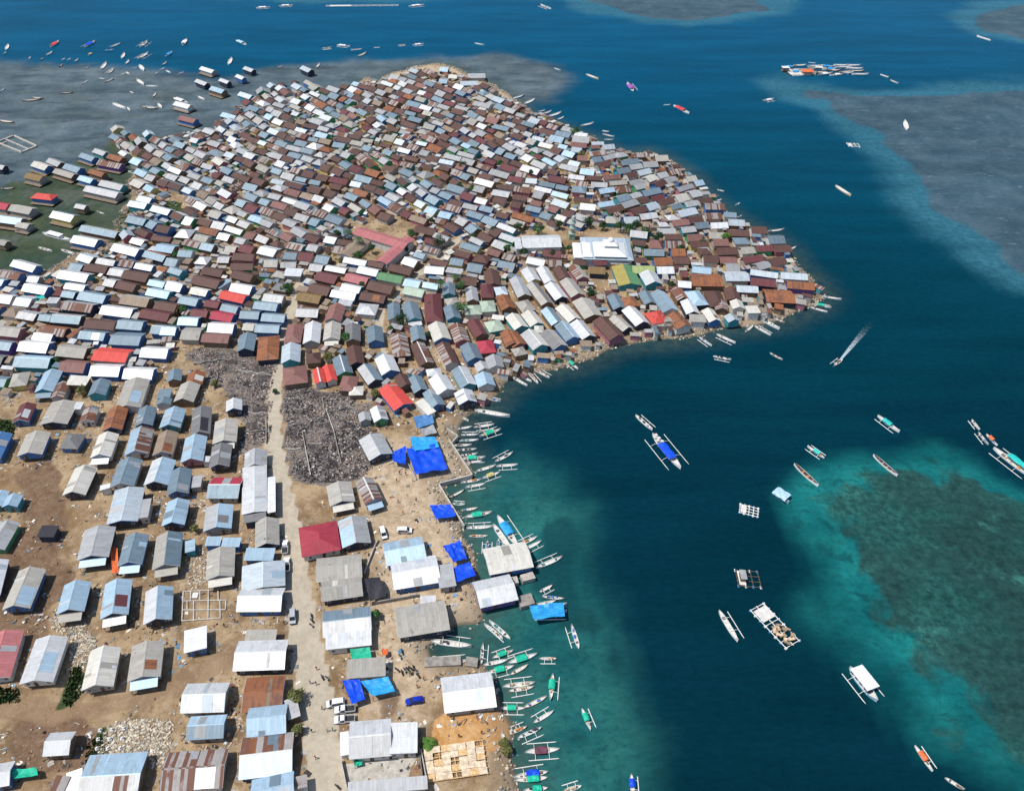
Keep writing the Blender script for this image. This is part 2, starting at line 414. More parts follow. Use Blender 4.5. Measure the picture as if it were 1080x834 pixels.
h = math_(n, 'ADD', math_(n, 'MULTIPLY', noise(n, mapping(n, p, (1, 1.5, 1)), 0.45, 4.0, 0.6), 1.0), math_(n, 'MULTIPLY', noise(n, p, 0.05, 2.0), 2.0))
bp = n.nodes.new('ShaderNodeBump'); bp.inputs['Strength'].default_value = 0.22; bp.inputs['Distance'].default_value = 0.6
n.links.new(h, bp.inputs['Height']); n.links.new(bp.outputs[0], b.inputs['Normal'])
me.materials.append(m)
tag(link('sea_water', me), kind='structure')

# --- the island's ground: rises out of the water, so the waterline is where the two meet
ROAD_PX = [(500,236),(488,247),(470,268),(446,286),(425,303),(404,325),(401,342),(405,372)]
ROAD2_PX = [(338,272),(322,290),(308,322),(300,352),(295,388),(289,420),(289,470),(298,520),(306,560),(316,640),(326,700),(338,760),(345,834),(352,920)]
TRACK_PX = [(-150,752),(0,749),(60,750),(110,748),(160,735),(200,716),(228,700),(252,688),(300,676),(318,676)]
BURN1 = [(196,372),(240,364),(297,380),(294,417),(284,476),(255,476),(254,428),(226,408)]
BURN2 = [(296,408),(358,412),(392,428),(398,462),(386,510),(345,514),(299,508)]
DARKD = [[(18,500),(60,478),(66,520),(70,610),(40,690),(0,690),(-40,640),(20,560)], [(10,760),(90,757),(110,790),(80,822),(10,818)],
         [(385,770),(418,748),(392,738),(400,730),(412,742),(422,752),(405,765)],[(395,735),(415,735),(412,755),(404,765),(398,752)]]
ORANGE = [(462,758),(478,752),(522,752),(536,775),(533,790),(522,792),(500,790),(470,788),(460,770)]
WEEDG = [[(75,705),(86,700),(88,730),(75,745),(66,742)],[(-20,724),(20,726),(22,740),(-20,744)],[(92,784),(112,770),(118,812),(90,812)],
         [(0,442),(16,446),(14,462),(0,462)],[(172,212),(190,214),(200,240),(180,255),(160,248)],[(100,232),(140,220),(150,250),(112,258)]]
SAND = [[(372,72),(440,66),(490,72),(560,110),(700,158),(690,170),(600,140),(540,112),(480,86),(380,92)],
        [(395,470),(480,455),(500,505),(470,512),(500,580),(505,660),(470,690),(440,720),(440,770),(385,765),(380,660),(395,560),(370,520)],
        [(505,430),(560,390),(640,362),(740,350),(860,315),(866,325),(740,362),(640,378),(560,402),(520,432)]]
gx = np.arange(-330, 262, 2.0); gy = np.arange(30, 600, 2.0)
X, Y = np.meshgrid(gx, gy); P = np.stack([X.ravel(), Y.ravel()], 1)
sd = sdist(P + np.stack([vnoise(P, 7, 11) - 0.5, vnoise(P, 7, 12) - 0.5], 1) * 3.0, LAND)
z = np.clip(0.15 + sd * 0.35, -1.6, GZ) + (vnoise(P, 5, 13) - 0.5) * 0.25 * ss(sd, 0, 5) + (vnoise(P, 2.5, 14) - 0.5) * 0.12
keep = sd > -7
PWg = P + np.stack([vnoise(P, 6, 21) - 0.5, vnoise(P, 6, 22) - 0.5], 1) * 5
def gm(px, lo=-1.5, hi=1.5): return ss(sdist(PWg, poly(px, GZ)), lo, hi)
road = np.maximum(ss(ldist(P, poly(ROAD_PX, GZ)), 2.4, 1.2) * 0.8, 0)
rd2 = ldist(P, poly(ROAD2_PX, GZ)); wid = np.interp(P[:, 1], [60, 100, 150, 200, 330], [4.2, 3.9, 3.0, 2.0, 1.8])
road = np.maximum(road, ss(rd2 - wid, 0.9, -0.5))
track = ss(ldist(PWg, poly(TRACK_PX, GZ)), 4.0, 1.5)
burn = np.maximum(gm(BURN1), gm(BURN2)) * (1 - ss(road, .15, .5)); dark = np.max([gm(q, -2.5, 2.5) for q in DARKD], 0)
orange = gm(ORANGE); weed = np.max([gm(q, -0.8, 0.8) for q in WEEDG], 0); sand = np.max([gm(q, -4, 4) for q in SAND], 0)
shore = ss(sd, 7, 1)
num = -np.ones(len(P), int); num[keep] = np.arange(keep.sum())
idx = num.reshape(len(gy), len(gx))
fs = np.stack([idx[:-1, :-1], idx[:-1, 1:], idx[1:, 1:], idx[1:, :-1]], -1).reshape(-1, 4); fs = fs[(fs >= 0).all(1)]
me = bpy.data.meshes.new('ground')
me.from_pydata(np.column_stack([P[keep], z[keep]]).tolist(), [], fs.tolist())
for nme, v in (('road', road), ('track', track), ('burn', burn), ('dark', dark), ('orange', orange), ('weed', weed), ('sand', sand), ('shore', shore)):
    fattr(me, nme, v[keep])
me.polygons.foreach_set('use_smooth', np.ones(len(me.polygons), bool))
m, n, b = new_mat('dirt_ground')
p = pos(n)
f1 = noise(n, p, 0.10, 5.0, 0.62); f2 = noise(n, p, 0.55, 5.0, 0.65); f3 = noise(n, p, 2.2, 3.0, 0.6)
def A(name):
    x = n.nodes.new('ShaderNodeAttribute'); x.attribute_name = name; return x.outputs['Fac']
c = mixc(n, ramp(n, f1, 0.34, 0.64), (0.195, 0.128, 0.070), (0.40, 0.290, 0.175))
c = mixc(n, ramp(n, f2, 0.50, 0.72, 0, 0.7), c, (0.46, 0.375, 0.275))
c = mixc(n, ramp(n, f2, 0.46, 0.30, 0, 0.6), c, (0.145, 0.096, 0.056))
c = mixc(n, ramp(n, noise(n, p, 0.045, 4.0, 0.6), 0.50, 0.64, 0, 0.55), c, (0.215, 0.130, 0.066))
def pz(a, k=0.7, lo=0.35, hi=0.65, src=None):
    return ramp(n, math_(n, 'ADD', a, math_(n, 'MULTIPLY', math_(n, 'SUBTRACT', src or f2, 0.5), k)), lo, hi)
c = mixc(n, math_(n, 'MULTIPLY', A('sand'), 0.8), c, mixc(n, ramp(n, f2, 0.35, 0.65), (0.40, 0.305, 0.20), (0.58, 0.465, 0.335)))
c = mixc(n, math_(n, 'MULTIPLY', pz(A('dark'), 0.9), 0.85), c, mixc(n, ramp(n, f2, 0.3, 0.7), (0.125, 0.075, 0.048), (0.20, 0.130, 0.085)))
c = mixc(n, math_(n, 'MULTIPLY', pz(A('track'), 0.8), 0.6), c, (0.25, 0.165, 0.10))
c = mixc(n, pz(A('orange'), 0.5), c, mixc(n, ramp(n, f2, 0.3, 0.7), (0.44, 0.215, 0.065), (0.58, 0.36, 0.17)))
c = mixc(n, pz(A('weed'), 0.6), c, mixc(n, ramp(n, f3, 0.3, 0.7), (0.028, 0.048, 0.018), (0.060, 0.085, 0.030)))
bn = mixc(n, ramp(n, f3, 0.35, 0.65), (0.070, 0.060, 0.060), (0.27, 0.23, 0.205))
bn = mixc(n, ramp(n, noise(n, p, 0.22, 4.0, 0.6), 0.47, 0.62, 0, 0.8), bn, (0.045, 0.040, 0.044))
bn = mixc(n, ramp(n, f1, 0.56, 0.68, 0, 0.7), bn, (0.26, 0.21, 0.165))
c = mixc(n, pz(A('burn'), 0.6), c, bn)
c = mixc(n, pz(A('road'), 0.25), c, mixc(n, ramp(n, f2, 0.3, 0.7), (0.40, 0.345, 0.265), (0.50, 0.44, 0.345)))
c = mixc(n, math_(n, 'MULTIPLY', A('shore'), ramp(n, f2, 0.3, 0.7, 0.2, 0.75)), c, (0.20, 0.165, 0.125))
c = mixc(n, ramp(n, f3, 0.58, 0.74, 0, 0.28), c, (0.60, 0.53, 0.43))
zc = n.nodes.new('ShaderNodeSeparateXYZ'); n.links.new(p, zc.inputs[0])
c = mixc(n, ramp(n, zc.outputs[2], 0.45, 0.05, 0, 0.75), c, (0.085, 0.080, 0.062))
n.links.new(c, b.inputs['Base Color'])
b.inputs['Roughness'].default_value = 0.95; b.inputs['Specular IOR Level'].default_value = 0.1
bp = n.nodes.new('ShaderNodeBump'); bp.inputs['Strength'].default_value = 0.6; bp.inputs['Distance'].default_value = 0.25
n.links.new(math_(n, 'ADD', f2, math_(n, 'MULTIPLY', f3, 0.5)), bp.inputs['Height']); n.links.new(bp.outputs[0], b.inputs['Normal'])
me.materials.append(m)
tag(link('ground', me), kind='structure')

# --- sea bed far below the sheet is not seen; nothing to build there
# ------------------------------------------------------------------ houses
# one line: ridge start x y, ridge end x y (in sixths of a pixel from the tile's corner), width in metres, roof, options
TILES = {}
TILES[0, 556] = '''
35 645 -60 945 8 p =w
318 680 215 965 8 W =w x:B s
655 745 600 994 7.4 w =c s
930 715 900 939 7.8 C =c x:O P:B s
190 245 85 490 7.2 C =b x:B s
625 -15 575 175 8.6 G =k P:B s
860 30 810 215 6.6 S =b P:B s
1065 20 1040 230 7.4 SC =c P:C s
480 330 430 515 7 B =k P:C s
740 320 710 540 7 B =k P:W x:m s
1000 365 985 575 7.2 BW =k s
-30 195 -90 420 6 W =k s
50 -50 -50 120 6 G =g
248 22 357 22 4.2 K m =k
'''
TILES[0, 417] = '''
10 225 -70 380 6 u =b
170 40 120 150 5.5 m =b x:W
405 25 330 165 9.2 C =k
470 62 520 62 3.6 W m =w
575 60 540 150 5 M =w
745 60 700 200 6.4 O =k
235 220 175 360 7.8 C =b s
480 220 420 315 6.3 D h =b
680 225 625 370 6.5 w =w P:W s
930 60 900 170 6 S =b s
895 190 850 350 7.4 MB =w s
1060 215 1020 355 6.4 T x:O =w s
535 435 455 605 7 w =k s
820 385 760 550 7.2 S =w s
1030 385 975 540 7.4 BW =k s
815 575 765 790 8.8 t =k s
905 655 880 775 5 G m =w
90 615 50 690 4.6 B =t
10 595 -30 690 4 B =t
665 560 665 590 3 W m =w
1040 5 1025 45 5 S =w
'''
TILES[180, 417] = '''
25 65 -15 180 7 B =t s
195 60 180 225 6.4 D =c x:K
350 140 335 280 7.6 C =c s P:w
398 12 395 80 5.4 W =k
155 240 125 395 7 B =p s
320 295 300 430 6.4 D =k s
205 400 248 400 2.4 W m =w
60 450 35 600 6.6 S =b s
170 505 155 580 3.2 G m =c
45 645 5 800 6.6 B =k s
240 562 438 562 8.6 xS =c
305 680 288 830 8 BG =c x:D
535 330 530 430 7 G =w
530 440 528 735 7.4 W L =k
638 512 638 738 2.4 W m =k
533 745 533 795 6.4 D m =k
605 765 605 930 6.8 C =k
1060 540 1085 665 7.6 C =k P:w
'''
TILES[180, 556] = '''
222 85 318 85 3.2 B m =b
325 92 440 92 3.2 B m =b
122 78 122 152 2.8 B m =t
315 120 305 300 7.6 C =c s P:w
470 168 655 168 4.2 B m =b
585 215 583 375 11.6 t L =k
424 432 704 430 7.4 W =b
157 635 155 778 5.6 W m =b
472 690 668 688 4 C m =k
405 792 728 782 8.2 W =k
925 -40 952 145 11 x h =w
'''
TILES[180, 695] = '''
72 222 348 214 7.4 W =c
105 418 338 404 5.6 BS =c
-55 694 338 668 8.6 M =w x:W
460 210 712 196 8.8 O =w
480 378 727 350 7 B =k
436 612 768 572 9.4 MB =k
505 840 775 782 6.6 B =k
815 735 818 815 3.2 M m =w
757 245 782 370 3 G m =n
'''
TILES[0, 695] = '''
280 522 445 512 5.4 W =n
-40 720 62 702 5.4 W =b
512 742 890 718 10.5 BG =n x:M
470 700 465 850 3.4 W m =t
330 790 420 800 4 M m =n
'''
TILES[360, 695] = '''
640 212 965 172 9 W =c
35 60 280 42 5 C m =w
48 492 312 470 8.6 WG =w
305 497 482 490 7 W m =w
18 455 22 605 2 W m =w
40 818 545 775 2.8 G m =c
'''
TILES[360, 556] = '''
-160 252 126 222 8 C =k
-130 385 128 348 6.4 C =k
270 152 522 105 8 B =b
320 290 612 242 9.2 W =b
650 232 675 376 4.6 G m =c
345 588 668 535 9 C =k
500 470 600 462 3.4 W m =w
-120 596 186 560 7.8 SG =k x:W
-100 722 190 692 4.4 W m =w
64 -75 95 92 8.2 GB =k
'''
TILES[480, 540] = '''
195 298 470 248 9 w =b
132 503 372 450 8.4 W =v
'''
TILES[360, 417] = '''
290 -75 395 55 7.6 r =b
222 62 252 145 5 W =g
140 98 152 150 4 G =c
180 240 250 370 8 G =k
570 -12 610 50 6 S =b
490 30 575 112 3.4 w m =w
140 515 205 655 5.6 M =w P:B
'''
TILES[0, 278] = '''
85 -25 230 15 6 W =b
-10 40 130 65 6 M =b
-40 95 25 105 5 B =b
-30 195 80 207 6.5 W =w
155 125 302 150 6.6 W =b
380 42 562 70 7.2 W =t
345 180 390 185 4 m m =n
395 172 478 184 5 S =k
415 122 540 140 5 W =b
298 230 370 232 4 W m =w
395 238 592 262 6.5 GM =k
505 175 672 202 7 S =b
540 2 682 20 6 R =n
665 95 735 108 6 G =n
745 110 862 135 6.2 R =n
785 42 942 70 7 R =n
860 -5 970 15 5 W =b
945 100 1045 120 5 B =t
935 155 1075 180 6 B =t
1060 110 1150 130 5.4 W =b
770 200 945 224 7 CT =n
645 265 842 290 7 W =b
985 240 1120 262 6 R =n
895 290 1075 320 6.4 m =n
540 355 732 370 6.4 R =w
745 358 908 370 6.6 S =b
960 390 1110 402 6.4 S =b
250 320 325 328 5 S =n
330 320 515 334 6.4 GS =k
-30 400 130 415 6.4 C =p
255 395 420 415 6.2 OM =k
505 425 668 440 6 S x:W =b
705 452 895 460 8 S =b
-40 490 76 502 6 S =v
215 435 335 450 5.4 W =b
125 492 310 507 7.2 W =b
368 520 550 538 7.4 C =n
598 550 815 566 8 r =w
895 532 1065 542 7 W =b
95 590 318 600 7.2 BS =t
385 620 545 632 7 P =b
575 646 762 652 7.2 W =b
785 665 972 672 7 W =b
130 668 100 755 6 C h =y
330 662 265 792 6.4 B =t P:S
400 740 350 840 4.4 M =w
430 735 560 740 5 w m =n
640 722 600 815 6.2 S =t
865 715 800 895 8.6 C =w x:B
1050 790 1030 850 4.6 S m =w
-40 585 22 592 6 D =k
'''
TILES[180, 278] = '''
205 22 332 45 6 R =n
145 75 312 112 7 R =n
395 42 522 75 6.4 R =n
-5 20 75 45 5 S =t
-20 118 76 135 6.4 W =b
130 150 236 170 5.4 w =b
292 150 372 100 2.6 B m =w
385 125 516 146 7 W =b
320 172 476 206 6.4 r =b
60 205 176 226 6 S =b
-20 252 52 262 6 O =n
220 232 310 246 5 m =n
325 255 428 275 5.4 S =b
130 290 236 302 5 m =n
260 302 398 326 6 x =b
50 340 176 346 6 B =b
-60 402 36 406 6 B =b
240 376 402 386 7 W =b
70 422 192 426 8 C =c
200 446 372 456 6 P =n
590 190 716 206 6 G =c
530 240 678 256 6 S =b
440 300 562 306 6 S =b
578 316 726 326 6 S =b
460 380 532 386 5 w =n
535 386 690 392 6 S =b
487 430 466 535 6.4 S =k
620 440 608 590 8 O h =k
650 45 732 60 5 C h =c
720 50 832 56 6 W m H =c
650 122 742 136 6 D h =n
925 52 1056 82 7 m =n
885 126 1012 156 7 R =n
805 182 952 206 6.6 y =n
795 286 936 292 6.4 G =k
790 360 765 480 6.4 P h =n
900 360 886 485 6.4 W =c
1025 360 1014 465 6.4 C =w P:w
760 495 754 605 7 t =t
1055 245 1020 345 6.6 P =w
780 630 788 740 8.6 P h =n
928 655 948 745 4 r =w
990 635 1022 732 4 r =w
900 545 902 612 5.4 R h =n
162 670 138 745 6 O x:w =n
25 660 15 730 5 S =n
120 740 72 852 7 C =n
'''
TILES[360, 278] = '''
30 62 170 95 6.4 p =n
110 16 236 42 6 W =b
5 125 126 150 6 W =b
-60 165 95 192 6 W =b
235 56 390 86 6 g =w
175 112 330 146 7 R =n
125 180 282 206 6.4 R x:O =k
310 2 450 36 6 R =n
530 16 652 26 6.4 W =b
665 36 766 50 4 W m =w
400 146 526 172 6 l =w
100 265 225 275 7.6 W h =w
-20 240 68 250 4 W m =w
430 232 462 342 6.6 S =t P:W
330 242 332 342 5 S =w
575 168 588 345 7 m h =p
680 112 680 185 5.4 S =t
690 255 715 335 6 S =t
690 200 715 250 5.4 C h =n
830 240 838 300 6.8 l h =w
920 215 935 285 6 l h =w
920 112 926 198 5.4 m h =n
1000 130 1020 182 5 t h =w
945 28 966 122 6.4 R =n
1020 190 1062 272 6 O =n
820 140 832 225 5 G =n
70 370 70 475 6 D =n
205 385 216 482 6.4 S =b
475 385 492 472 5.4 S =n
600 362 642 466 7 w =b
730 372 768 482 6 M =p
830 346 892 442 5.4 m =n
905 465 932 545 6.2 x h =n
950 340 990 405 6.6 l h =t
1050 412 1092 502 6 O =n
355 415 382 565 6.6 M h =k
75 512 96 622 6 R =k
480 492 542 622 5.6 MR =n
640 492 702 622 5.6 RM =w
800 495 848 592 6.4 S =b
265 568 312 672 7 W =b
145 630 216 732 6 SG =k
-10 575 22 682 6 S =g
60 690 30 785 6 P h =n
95 758 90 815 5 w h =n
370 692 412 762 5 R =n
460 702 506 792 5.4 S =k
580 645 592 692 5.4 W h =w
605 696 668 792 7 W =w
745 645 808 757 6.4 WS =t
880 612 906 662 5 G =w
960 570 982 642 6 G =w
895 680 922 757 6.4 B =w
770 787 802 862 6.6 W =k
555 792 592 862 5 GS =b
'''
TILES[540, 278] = '''
95 20 146 97 6 W =y
190 10 246 107 5.4 W =n
295 10 342 82 5.4 R =n
390 2 452 82 5.4 CM =p
490 20 592 26 6 y =k
700 0 750 125 9.6 gY =t
760 16 902 18 6.4 L =t
860 36 906 112 7.4 W =t
125 112 225 242 5.2 DC =n
245 112 318 207 6 W =k
345 86 422 187 6.4 C =p
25 76 82 192 6 G =n
60 216 112 282 6 C h =n
440 212 520 322 8 C =n
640 186 686 272 5.4 S =k
730 192 770 252 6 O h =n
840 166 882 242 5.4 S =n
920 162 1012 282 7 BS =w
100 292 162 372 6 w =t
0 310 62 392 6 w =t
220 272 292 367 5.4 SB =n
315 252 402 342 6 w =w
315 362 392 462 6.4 BS =b
410 352 492 452 6 W =k
105 412 188 512 7 wG =t
220 412 312 512 6.4 CD =b
170 380 172 425 3.6 w h =w
560 332 672 452 7 R =p
645 322 738 402 5.2 C =k
740 266 832 366 6.4 W =k
890 280 952 352 7.4 r h =c
1020 302 1100 384 7 O =w
-10 420 52 502 6 O =p
30 515 62 562 5 C h =n
1040 146 1090 212 5.4 OM =n
'''
TILES[720, 278] = '''
55 86 250 90 9.6 O =n
265 62 416 62 7.6 Wt =c
430 36 606 60 5 Gt =b
430 90 590 106 6.2 m =k
620 56 790 66 5.6 t =w
660 112 836 126 6 O =v
340 140 478 146 5.4 t =n
520 185 706 195 9.6 O =k
190 150 236 252 6.8 R h =n
310 140 332 217 6 R =n
60 150 122 242 6.8 B h =k
340 222 362 272 5 w =w
432 265 455 312 5 w m =w
160 277 212 352 5.2 w x:O =b
45 342 146 346 5 C m =w
300 312 332 352 5 t =t
30 220 72 302 5.6 W =k
-30 110 56 116 5.4 W =b
245 225 252 280 5.2 M =n
-5 50 30 52 5 m =n
'''
# stilt houses standing out over the flats, and roofs further up that stand out
TILES[0, 139] = '''
-30 205 30 215 5 G S =k
215 185 305 215 6.2 w S =b
310 165 385 195 5.6 G S =k
170 258 270 282 6.2 y S =k
350 232 470 268 5.4 C S =n
415 200 510 230 6.2 S S =b
515 132 600 162 5.6 S S =k
600 105 670 130 5 G S =t
625 178 770 205 6 M S =v
690 138 775 165 5.6 O S =n
570 235 660 262 5 O S =n
505 275 590 300 5.4 B S =b
640 305 780 338 6.4 G S =t
545 340 750 385 6.4 tG S =c
205 385 340 400 6 r h S =b
335 500 470 530 7 SW S =y
480 455 545 468 4.4 G S =n
-30 445 55 460 6 x S =k
70 460 205 485 6.6 wC S =k
-40 525 140 550 6.6 B S =k
110 570 185 585 5 C S =k
515 590 745 635 6 CS S =k
465 655 620 685 7 tW S =b
720 705 880 745 7 W =b
920 750 1050 785 6 OS =k
810 530 925 555 6.6 S =t
820 435 930 455 6 t =t
965 465 1080 495 6 t =b
-10 680 45 695 4.5 C S =n
'''
TILES[180, 40] = '''
195 180 275 205 5.5 W S =k
165 260 230 285 5 W S =k
315 255 370 275 4.5 W S =k
260 305 340 330 6 B S =k
470 180 525 200 5 W S =k
420 230 465 250 4.5 W S =b
835 175 890 200 6 t S =k
330 470 415 495 6 B S =n
60 490 160 515 6 P S =b
30 400 125 425 6 W S =k
440 340 515 365 6 t =t
1000 300 1070 325 6.5 G S =t
'''
TILES[360, 40] = '''
625 185 680 190 7 B S =k
620 258 675 262 7 B S =k
750 275 865 272 8 t S =t
800 230 910 228 9 tG S =k
680 232 735 235 6 w S =k
'''
houses = []      # all roofs: dict with place, size, colour
def add_house(a, b, W, col, o, base, kind):
    d = b - a; L = d.length; th = math.atan2(d.y, d.x); c = (a + b) / 2
    houses.append(dict(x=c.x, y=c.y, L=L, W=W, th=th, col=col, o=o, base=base, kind=kind, eave=o.get('eave', 3.3)))
for (ox, oy), txt in TILES.items():
    for ln in txt.strip().splitlines():
        q = ln.split(); x1, y1, x2, y2, W = map(float, q[:5]); col = q[5]; o = {}
        for k in q[6:]:
            if k[0] == '=': o['wall'] = k[1]
            elif ':' in k: o[k.split(':')[0]] = k.split(':')[1]
            else: o[k] = True
        base = 0.0 if 'S' in o else GZ
        eave = 3.1 if 'S' in o else (3.2 if 's' in o else 2.6)
        if 'H' in o: eave = 5.6
        if 'm' in o: eave = 2.7 if W < 4.5 else 3.2
        o['eave'] = eave + random.uniform(-0.2, 0.3)
        pitch = 0.14 if 'L' in o else 0.50 if W < 7.6 else 0.36 if W < 8.7 else 0.26
        o['rise'] = 0.18 if 'm' in o else W / 2 * pitch
        zr = base + o['eave'] + o['rise']
        a, b = at(ox + x1 / 6, oy + y1 / 6, zr), at(ox + x2 / 6, oy + y2 / 6, zr)
        a.z = b.z = 0
        add_house(a, b, W, col, o, base, 'own')

# --- the rest of the village: grown outwards from the houses above, along the directions the rows run
DIRS = [(120,130,-44),(220,120,-48),(300,100,-50),(380,110,-50),(460,110,-52),(540,130,-50),(580,170,-45),(140,240,-38),(250,180,-40),(250,250,-30),
 (330,200,-42),(330,270,-26),(420,180,-46),(430,260,-33),(500,180,-48),(500,240,-42),(560,220,-34),(600,190,-20),(640,180,18),(690,190,22),(660,220,14),
 (720,210,18),(780,250,10),(800,280,2),(760,270,2),(690,260,4),(600,250,-30),(150,280,-24),(60,330,-12),(250,290,-20),(180,380,-5),(350,300,-20),(420,300,-26),(60,400,-10)]
DX = np.array([at(x, y)[:2] for x, y, _ in DIRS]); DA = np.array([R(a) for *_, a in DIRS])
def row_dir(x, y):
    w_ = 1 / (((DX - (x, y)) ** 2).sum(1) + 60) ** 1.6
    return math.atan2((w_ * np.sin(DA)).sum(), (w_ * np.cos(DA)).sum())
FILL_PX = [(-20,330),(10,300),(60,292),(95,275),(118,258),(132,236),(146,222),(140,205),(150,190),(118,148),(128,136),(170,148),(198,150),(222,138),(250,122),(262,110),(272,98),(300,88),(330,92),(355,98),
 (372,92),(400,90),(440,78),(478,82),(500,90),(518,97),(534,108),(553,121),(580,133),(606,141),(626,148),(645,159),(664,166),(688,164),(710,175),(731,191),(744,208),
 (766,226),(790,242),(814,252),(832,268),(838,284),(800,292),(740,300),(640,300),(560,320),(500,330),(430,320),(330,300),(230,300),(120,330),(0,420)]
FILL = poly(FILL_PX, GZ)
HOLES = [poly(q, GZ) for q in ([(600,246),(626,238),(664,244),(664,276),(600,276)], [(548,244),(598,244),(598,268),(548,268)], [(372,236),(435,236),(440,262),(415,286),(372,272)],
    BURN1, BURN2, [(628,293),(640,293),(642,312),(628,312)],[(180,205),(196,212),(196,228),(176,225)])]
ROADL = [poly(ROAD_PX, GZ), poly(ROAD2_PX, GZ), ]
mx, my = np.arange(-330, 262, 1.0), np.arange(30, 620, 1.0)
MX, MY = np.meshgrid(mx, my); MP = np.stack([MX.ravel(), MY.ravel()], 1)
FSD = sdist(MP, FILL)
_ok = FSD > 0.8
for H_ in HOLES: _ok &= sdist(MP, H_) < -2.5
for r_ in ROADL: _ok &= ldist(MP, r_) > 3.4
FILL2 = poly([(-20,330),(10,300),(60,292),(95,275),(118,258),(132,236),(146,222),(150,190),(170,150),(222,138),(272,100),(355,98),(440,76),(478,80),(534,106),(606,140),(664,165),(688,163),(731,190),(766,225),(814,252),(838,284),
 (864,308),(850,324),(800,338),(745,348),(690,354),(640,366),(600,379),(560,389),(530,398),(512,424),(480,434),(420,440),(398,428),(360,410),(296,405),(240,362),(190,366),(150,400),(0,420)], GZ)
OK2_ = sdist(MP, FILL2) > 0.5
for H_ in HOLES: OK2_ &= sdist(MP, H_) < -1.5
for r_ in ROADL: OK2_ &= ldist(MP, r_) > 2.6
OK2_ = OK2_.reshape(MX.shape)
FSD = FSD.reshape(MX.shape); OK_ = _ok.reshape(MX.shape)
def cellof(x, y): return min(max(int(round(y - 30)), 0), len(my) - 1), min(max(int(round(x + 330)), 0), len(mx) - 1)
def inside(p, A): return sdist(np.array([p]), A)[0]
cell = 14.0; gridh = {}
def corners(x, y, L, W, th, g=0.0):
    c, s = math.cos(th), math.sin(th); l, w_ = L / 2 + g, W / 2 + g
    return [(x + u * c - v * s, y + u * s + v * c) for u, v in ((-l, -w_), (l, -w_), (l, w_), (-l, w_))]
def overlap(a, b):
    for q in (a, b):
        for i in range(2):
            ex, ey = q[i + 1][0] - q[i][0], q[i + 1][1] - q[i][1]
            pa = [p[0] * ex + p[1] * ey for p in a]; pb = [p[0] * ex + p[1] * ey for p in b]
            if max(pa) <= min(pb) or max(pb) <= min(pa): return False
    return True
def grid_add(h):
    q = corners(h['x'], h['y'], h['L'], h['W'], h['th']); h['q'] = q
    gridh.setdefault((int(h['x'] // cell), int(h['y'] // cell)), []).append(h)
def free(q, x, y):
    i, j = int(x // cell), int(y // cell)
    for a in range(i - 2, i + 3):
        for b in range(j - 2, j + 3):
            for h in gridh.get((a, b), ()):
                if overlap(q, h['q']): return False
    return True
for h in houses: grid_add(h)
# footprints of other large things
BLOCK = []
rf = random.Random(3)
PAL = {'white': dict(W=4, t=3, B=2, S=5, G=5, C=2, w=1, R=4, m=1, M=2, O=1, T=1), 'mixed': dict(W=3, t=2, B=1, S=5, G=5, C=2, R=6, m=2, M=2, O=1, P=1, T=1),
       'rusty': dict(W=2, t=1, B=1, S=5, G=4, C=1, R=8, m=2, M=2, T=1, O=1, P=1), 'grey': dict(W=2, t=2, B=2, S=4, G=5, C=2, R=4, m=1, M=1, P=1, w=1), 'east': dict(W=2, t=2, B=1, S=3, G=3, C=2, R=7, m=2, M=1, O=1, P=2, w=1)}
def palette(px, py):
    k = 'white' if px < 235 or (px < 300 and py < 190) else 'mixed' if px < 330 else 'rusty' if px < 560 else 'grey' if py < 215 else 'east'
    return rf.choices(list(PAL[k]), list(PAL[k].values()))[0]
SHEDC = dict(C=3, T=4, R=2, G=2, S=1, W=1, w=1, M=2, O=1)
def try_house(x, y, small=False):
    if not (OK2_ if small else OK_)[cellof(x, y)]: return None
    th = row_dir(x, y) + rf.gauss(0, 0.07) + (vnoise(np.array([[x, y]]), 26, 51)[0] - .5) * .75
    px, py = pix((x, y, GZ))
    if small: L, W = rf.uniform(1.7, 5.0), rf.uniform(1.5, 3.6); th += rf.choice((0, 0, 1.57, rf.gauss(0, .4)))
    else:
        L, W = min(12.5, max(5.2, rf.gauss(7.9, 1.5))), min(8.0, max(4.6, rf.gauss(6.2, 0.8)))
        if px > 600: L *= 1.05
    q = corners(x, y, L, W, th, 0.12 if not small else 0.0)
    if not free(q, x, y): return None
    col = palette(px, py)
    if rf.random() < 0.16: col += rf.choice('WSGRMC')
    o = {'wall': rf.choice('bbwwwtnnnccypg'), 'rise': W / 2 * rf.uniform(0.38, 0.58), 'eave': rf.uniform(2.0, 2.8)}
    if small: o['m'] = True; o['eave'] = rf.uniform(1.6, 2.6); o['rise'] = rf.uniform(.1, .5); col = rf.choices(list(SHEDC), list(SHEDC.values()))[0]
    elif rf.random() < 0.08: o['h'] = True
    h = dict(x=x, y=y, L=L, W=W, th=th, col=col, o=o, base=GZ, kind='fill', eave=o['eave'])
    grid_add(h); houses.append(h)
    return h
front = [h for h in houses if FSD[cellof(h['x'], h['y'])] > -14]
for s_ in ((250,250),(400,200),(300,150),(500,150),(600,170),(700,220),(200,220),(430,120),(650,200)):
    p_ = at(*s_); h = try_house(p_.x, p_.y)
    if h: front.append(h)
i = 0
